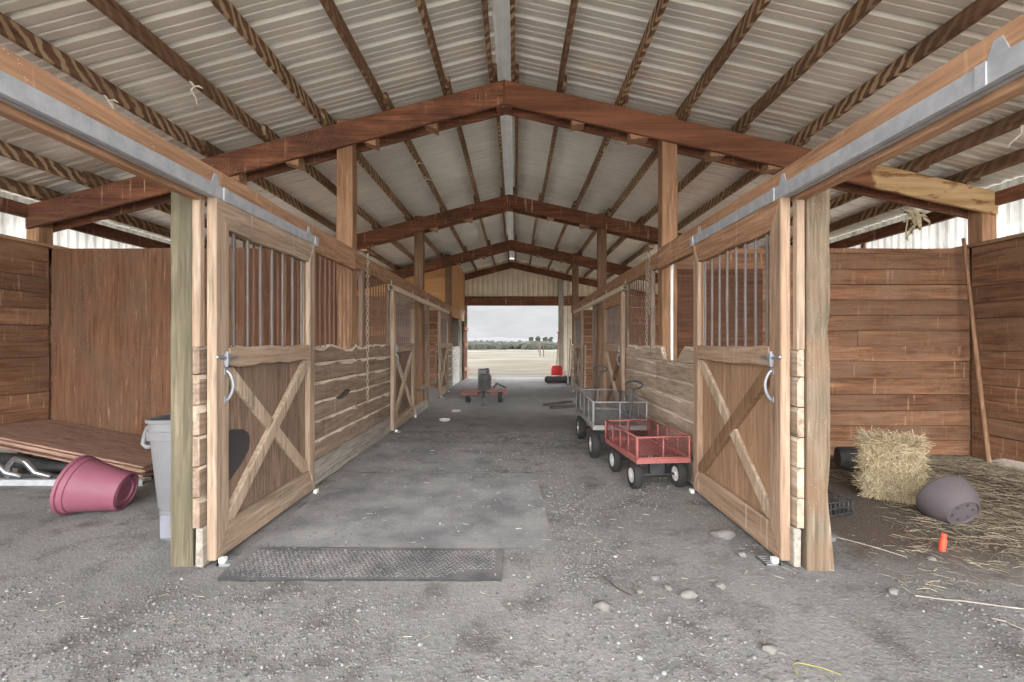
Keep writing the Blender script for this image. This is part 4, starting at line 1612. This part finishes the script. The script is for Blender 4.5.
# gravel
mb = MB()
rr = random.Random(77)
ICO = bmesh.new()
bmesh.ops.create_icosphere(ICO, subdivisions=1, radius=1)
IV = [v.co.copy() for v in ICO.verts]
ICO.verts.index_update()
IF = [[v.index for v in f.verts] for f in ICO.faces]
ICO.free()
cnt = 0
while cnt < 10000:
    y = 1.5 + 5.5 * rr.random() ** 1.7
    x = rr.uniform(-3.6, 3.2) if y < 2.7 else rr.uniform(-1.75, 1.7)
    d = mnoise.noise(Vector((x * 1.1, y * 1.1, 9))) + .45 - (.25 if x > .6 else 0)
    if rr.random() > d:
        continue
    if y > 3.2 and rr.random() < .6 or -1.8 < x < .27 and 2.62 < y < 4.9 and rr.random() < .85:
        continue
    r = rr.uniform(.003, .0088) * (1.5 if rr.random() < .05 else 1)
    k = [rr.uniform(.7, 1.3) for _ in range(3)]
    a = rr.uniform(0, PI)
    ca, sa = math.cos(a), math.sin(a)
    z = wob(x, y) + r * .25 + (.012 if (-1.8 < x < .27 and 2.62 < y < 4.9) else 0)
    mb.add([(x + r * (v.x * k[0] * ca - v.y * k[1] * sa), y + r * (v.x * k[0] * sa + v.y * k[1] * ca), z + r * v.z * .7 * k[2]) for v in IV], IF)
    cnt += 1
t = NT('gravel_chips')
g = t.n('ShaderNodeNewGeometry').outputs['Random Per Island']
t.principled(t.ramp(g, [(0, lin((88, 86, 84))), (.8, lin((118, 116, 113))), (1., lin((152, 150, 147)))]), .9)
tag(mb.build('gravel', t.m), 'small pale gravel strewn over the near floor', 'gravel', kind='stuff')
# bits of cord and twigs
mb = MB().tube([(1.18, 1.9, .012), (1.19, 1.95, .02), (1.22, 1.965, .016), (1.3, 1.94, .014), (1.36, 1.9, .012)], .0025, 6)
tag(mb.build('yellow_cord', plain('yellow_cord_mat', (150, 144, 84), .7)), 'loop of thin yellow cord on the dirt at the lower edge', 'cord')
TW = [((2.0, 3.55), (2.55, 2.95), 'long thin twig running out of the straw toward the camera'), ((2.2, 2.5), (2.75, 2.35), 'pale bent twig on the ground in front of the straw'),
      ((.5, 2.7), (.62, 2.5), 'dark short twig among the stones before the red cart'), ((2.4, 2.3), (2.55, 2.12), 'pale straight stick lying at the right of the bare ground')]
for k, (a, b, lab) in enumerate(TW):
    pts = []
    rr = random.Random(k + 60)
    for q in range(6):
        t_ = q / 5
        x, y = a[0] + (b[0] - a[0]) * t_ + rr.uniform(-.02, .02), a[1] + (b[1] - a[1]) * t_ + rr.uniform(-.02, .02)
        pts.append((x, y, wob(x, y) + .008))
    mb = MB().tube(pts, .004, 5)
    tag(mb.build('twig', W('grey', 'X') if k != 2 else W('old', 'X')), lab, 'twig')

# ------------------------------------------------------------------ far aisle things
# engine machine on a red deck
root = thing('engine_cart', 'small engine machine on a rusty red deck in the middle of the aisle', 'machine', (-.72, 10.5, 0))
deck = plain('faded_red_paint', (124, 84, 78), .7, 0, (100, 74, 66), 7., .1)
dark = plain('dark_engine_metal', (62, 60, 60), .6, .3, (96, 92, 88), 10., .1)
mb = MB()
mb.box(-.53, -.06, -.1, .42, .25, .3)
mb.box(.06, .53, -.02, .46, .25, .3)
mb.box(-.53, .53, .1, .2, .2, .25)
mb.box(-.53, -.13, -.08, .4, .17, .25)
mb.box(.13, .53, .0, .44, .17, .25)
mb.build('deck', deck, root, bevel=.012)
mb = MB()
mb.box(-.12, .14, 0, .26, .22, .5)
for k in range(6):
    mb.box(-.15, .17, -.02, .28, .27 + k * .04, .282 + k * .04)
mb.build('engine_block', dark, root, bevel=.006)
mb = MB()
mb.lathe([(.001, .5), (.15, .5), (.16, .53), (.155, .62), (.12, .66), (.001, .665)], 24, 0, Matrix.Translation((0.01, .12, 0)))
mb.build('recoil_cover', dark, root)
mb = MB()
mb.box(-.15, .12, .1, .27, .63, .78)
mb.build('fuel_tank', plain('grey_tank', (104, 102, 100), .5, .2), root, bevel=.03)
mb = MB().tube([(.08, .02, .66), (.08, .02, .76), (.08, .02, .8)], .03, 12)
mb.build('air_filter', dark, root)
mb = MB().tube([(.18, .0, .4), (.22, -.02, .42), (.22, -.02, .58)], .035, 10)
mb.build('muffler', plain('muffler_steel', (172, 164, 156), .5, .5), root)
for sx in (-.36, .38):
    M = Matrix.Translation((sx, .08, .14)) @ Matrix.Rotation(PI / 2, 4, 'Y')
    w = MB().lathe([(.05, -.05), (.12, -.055), (.14, -.03), (.14, .03), (.12, .055), (.05, .05)], 24, 0, M).build('wheel', black_r, root)
    MB().lathe([(.001, -.06), (.03, -.06), (.055, -.04), (.055, .04), (.03, .06), (.001, .06)], 16, 0, M).build('wheel_rim', plain('wheel_rim_white', (205, 203, 200)), w)
mb = MB().tube([(0, .0, .24), (0.02, -.3, .2), (.03, -.5, .12)], .03, 8)
mb.build('drawbar', dark, root)
mb = MB()
mb.lathe([(.001, 0), (.09, 0), (.09, .012), (.03, .02), (.025, .16), (.001, .16)], 16, 0, Matrix.Translation((.03, -.5, 0)))
mb.build('jack_foot', dark, root)
mb = MB().tube([(.2, .3, .3), (.3, .3, .42), (.4, .32, .36), (.5, .3, .32)], .018, 8)
mb.build('lever', dark, root)
# lids / discs on the ground left
mb = MB().lathe([(.001, 0), (.09, 0), (.095, .012), (.07, .03), (.001, .032)], 20, 0, Matrix.Translation((-1.19, 9.2, 0)))
tag(mb.build('pan_lid', plain('pale_metal_lid', (196, 190, 180), .5, .3)), 'pale round lid lying on the floor near the stall doorway', 'lid')
mb = MB().lathe([(.001, 0), (.08, 0), (.1, .03), (.09, .03), (.07, .008), (.001, .008)], 20, 0, Matrix.Translation((-1.25, 8.1, 0)))
tag(mb.build('pale_dish', white_p), 'small whitish dish on the floor by the door past the chain', 'dish')
for k, (p0, p1) in enumerate((((.64, 10.0), (1.3, 10.55)), ((.75, 9.55), (1.45, 9.9)))):
    a, b = Vector((*p0, .045)), Vector((*p1, .045))
    L = (b - a).length
    ang = math.atan2(b.y - a.y, b.x - a.x)
    mb = MB().beam(0, L, -.05, .05, -.045, .0, .003, .3)
    tag(mb.build('loose_board', W('old', 'X'), loc=a, rot=(0, 0, ang), bevel=.003), ['grey board on the aisle floor, farther of the two by the grey cart', 'grey board on the aisle floor, nearer of the two by the grey cart'][k], 'board', 'loose boards')
# dark roll and red scoop at the far right
mb = MB()
rings = []
for k in range(13):
    t_ = k / 12
    x = 1.02 + 1.05 * t_
    r = .125 + .02 * mnoise.noise(Vector((t_ * 5, 0, 0)))
    if k in (0, 12):
        r *= .6
    rings.append([(x, 15.6 + .05 * math.sin(t_ * 3) + r * math.cos(a_ * PI / 8) * 1.2, .12 + r * .92 * math.sin(a_ * PI / 8)) for a_ in range(16)])
mb.loft(rings, 0, True)
tag(mb.build('rolled_tarp', plain('tarp_dark', (84, 74, 70), .8, 0, (60, 54, 52), 5., .3)), 'dark rolled tarp lying at the side of the far opening', 'tarp')
root = thing('scoop_shovel', 'red scoop shovel leaning beside the far opening', 'shovel', (1.5, 16.3, 0))
redp = plain('red_plastic', (220, 52, 46), .5, 0, (190, 40, 38), 5.)
mb = MB()
P = []
for (z, w, d) in ((.2, .2, .0), (.28, .205, -.02), (.42, .2, -.02), (.55, .17, .02)):
    P.append([(-w, d, z), (-w * .6, d + .05, z), (0, d + .06, z), (w * .6, d + .05, z), (w, d, z), (w * .96, d + .012, z), (w * .6, d + .062, z), (0, d + .072, z), (-w * .6, d + .062, z), (-w * .96, d + .012, z)])
mb.loft(P, 0, True)
mb.build('scoop', redp, root)
mb = MB().tube([(0, .06, .5), (.06, .35, 1.1), (.13, .75, 1.75)], .018, 8)
mb.build('shaft', W('post', 'Z'), root)
mb = MB().tube([(.06, .75, 1.76), (.2, .75, 1.75)], .018, 8)
mb.build('grip', redp, root)
# white bucket and pipe, tools at far right
root = thing('white_bucket', 'white plastic bucket by the post at the far opening', 'bucket', (1.86, 16.6, 0))
MB().lathe([(.001, 0), (.13, 0), (.15, .36), (.158, .362), (.158, .38), (.145, .38), (.13, .03), (.001, .03)], 24).build('bucket_body', white_p, root)
MB().tube([(-.15, 0, .35), (-.12, 0, .28), (0, -.0, .22), (.12, 0, .28), (.15, 0, .35)], .004, 6).build('wire_handle', galv, root)
mb = MB().tube([(1.78, 15.3, 0), (1.78, 15.32, 2.1)], .028, 10)
tag(mb.build('white_pipe', white_p), 'white upright pipe near the far opening, red scoop side', 'pipe')
for k, (x, y, lab) in enumerate(((1.72, 14.6, 'dark long-handled tool leaning by the farthest braced door'), (1.82, 14.9, 'long-handled fork leaning behind the white pipe'))):
    root = thing('hand_tool', lab, 'tool', (x, y, 0), (0, .03, 0), 'leaning tools')
    MB().tube([(0, 0, .25), (.02, .05, 1.5)], .016, 8).build('shaft', W('post', 'Z'), root)
    mb = MB()
    for q in range(4):
        mb.tube([(-.06 + q * .04, 0, 0.0), (-.06 + q * .04, .01, .2), (0, 0, .28)], .008, 6)
    mb.build('tines', dark, root)
# wood gate leaning open by the far left
root = thing('plank_gate', 'brown plank gate standing open against the side of the far opening', 'gate', (-1.86, 16.5, .03))
for k in range(4):
    MB().beam(-.03, 0, k * .34, k * .34 + .22, 0, 2.1 - .12 * (k % 2), .004, .4).build('board', W('rafter', 'Z'), root, bevel=.004)
for z in (.3, 1.2, 1.8):
    MB().beam(0, .04, -.02, 1.28, z, z + .12, .003, .4).build('cross_rail', W('post', 'Y'), root, bevel=.004)

# ------------------------------------------------------------------ distance
gm = plain('sage_green', (44, 46, 38), 1., 0, (58, 56, 47), .6)
mb = MB()
rr = random.Random(12)
for k in range(420):
    y = rr.uniform(85, 150)
    x = rr.uniform(-.16, .16) * y
    r = rr.uniform(.7, 1.5)
    rock(mb, (x, y, r * .4), r, k + 300, .75, 1)
tag(mb.build('sagebrush', gm), 'band of grey-green sagebrush across the far field', 'shrubs', kind='stuff')
for k, px in enumerate((531, 538, 545, 551)):
    y = 168
    x = (px - CX) * y / F
    root = thing('distant_tree', '%s dark tree on the horizon beyond the field' % ['leftmost', 'second', 'third', 'rightmost'][k], 'tree', (x, y, 0), group='trees on the horizon')
    mb = MB()
    for q in range(7):
        rr = random.Random(k * 9 + q)
        rock(mb, (rr.uniform(-.45, .45), rr.uniform(-.5, .5), 2.3 + rr.uniform(-.6, .7)), rr.uniform(.5, .75), k * 20 + q, .9, 2)
    mb.build('foliage', plain('dark_leaves', (34, 38, 32), 1., 0, (44, 48, 40), 2.), root)
    MB().tube([(0, 0, 0), (0, 0, 1.8)], [.16, .1], 8).build('trunk', W('grey', 'Z'), root)
root = thing('hitching_rail', 'two grey posts with a top bar standing in the field', 'hitching rail', (2.6, 45, 0))
for x in (-.12, .22):
    MB().beam(x - .05, x + .05, -.05, .05, -.05, 1.25 if x > 0 else 1.1, .004, .3).build('upright', W('old', 'Z'), root)
MB().beam(-.5, .3, -.04, .04, 1.0, 1.1, .004, .3).build('top_bar', W('old', 'X'), root)
mb = MB().beam(-.05, .05, -.05, .05, -.05, 1.2, .004, .3)
tag(mb.build('field_post', W('old', 'Z'), loc=(3.2, 62, 0)), 'lone grey post in the field behind the hitching rail', 'post')
# low hills
mb = MB()
n = 60
vs = []
for k in range(n + 1):
    x = -700 + 1400 * k / n
    h = 9 + 8 * mnoise.noise(Vector((k * .13, 0, 2))) + 5 * math.exp(-((x + 60) / 130) ** 2) + 3 * mnoise.noise(Vector((k * .6, 0, 7)))
    h = max(h, 2)
    vs += [(x, 1450, -1), (x, 1500, h * .7), (x, 1580, h), (x, 1900, -1)]
fs = [(k * 4 + q, (k + 1) * 4 + q, (k + 1) * 4 + q + 1, k * 4 + q + 1) for k in range(n) for q in range(3)]
mb.add(vs, fs, 0, True)
tag(mb.build('hills', plain('hazy_hill', (84, 86, 88), 1., 0, (72, 74, 76), .02)), 'faint low hills along the horizon', 'hills', kind='structure')

# ------------------------------------------------------------------ sky, sun, camera
SIDE, BACK, DIM_AHEAD = 10.0, 1.0, .6
w = NT('sky', True)
tc = w.n('ShaderNodeTexCoord').outputs['Generated']
sp = w.n('ShaderNodeSeparateXYZ')
w.l(tc, sp.inputs[0])
cl = w.noise(w.mapping(tc, scale=(2.2, 2.2, 7.)), 1.6, 6, .6, .3)
dim = w.ramp(cl, [(.35, lin((200, 202, 205))), (.7, lin((232, 233, 234)))])
# sky made brighter behind the viewer, out of view, as added fill light
dp = w.n('ShaderNodeVectorMath', operation='DOT_PRODUCT')
w.l(tc, dp.inputs[0])
dp.inputs[1].default_value = (0, -.96, .28)
# only the visible low sky ahead is dimmed; the unseen rest lights the barn
ha = w.n('ShaderNodeMapRange', i_1=-.25, i_2=.55, i_3=0., i_4=1.)
ha.interpolation_type = 'SMOOTHSTEP'
w.l(sp.outputs[1], ha.inputs[0])
hz = w.n('ShaderNodeMapRange', i_1=.1, i_2=.34, i_3=1., i_4=0.)
hz.interpolation_type = 'SMOOTHSTEP'
w.l(sp.outputs[2], hz.inputs[0])
m1 = w.n('ShaderNodeMapRange', i_1=0., i_2=1., i_3=SIDE, i_4=DIM_AHEAD)
w.l(w.math('MULTIPLY', ha.outputs[0], hz.outputs[0]), m1.inputs[0])
m2 = w.n('ShaderNodeMapRange', i_1=.2, i_2=.9, i_3=0., i_4=BACK)
m2.interpolation_type = 'SMOOTHSTEP'
w.l(dp.outputs['Value'], m2.inputs[0])
f = w.n('ShaderNodeMath', operation='ADD')
w.l(m1.outputs[0], f.inputs[0])
w.l(m2.outputs[0], f.inputs[1])
bg = w.n('ShaderNodeBackground')
w.l(dim, bg.inputs[0])
m3 = w.n('ShaderNodeMapRange', i_1=.15, i_2=.8, i_3=1., i_4=.3)
w.l(sp.outputs[2], m3.inputs[0])
f2 = w.math('MULTIPLY', f.outputs[0], m3.outputs[0])
w.l(f2, bg.inputs[1])
o = w.n('ShaderNodeOutputWorld')
w.l(bg.outputs[0], o.inputs[0])
scene.world = w.m

cam = bpy.data.cameras.new('camera')
cam.sensor_width = 36
cam.lens = 36 * F / 1024
cam.shift_x = -(CX - 512) / 1024
cam.shift_y = (CY - 341) / 1024
cam.clip_end = 5000
co = bpy.data.objects.new('camera', cam)
co.location = (0, 0, H)
co.rotation_euler = (PI / 2, 0, 0)
COL.objects.link(co)
scene.camera = co

vs_ = scene.view_settings
vs_.view_transform = 'Standard'
vs_.look = 'None'
vs_.gamma = 1
vs_.exposure = 0.9
vs_.use_curve_mapping = False
scene.cycles.use_denoising = True
scene.cycles.max_bounces = 10
scene.cycles.diffuse_bounces = 7
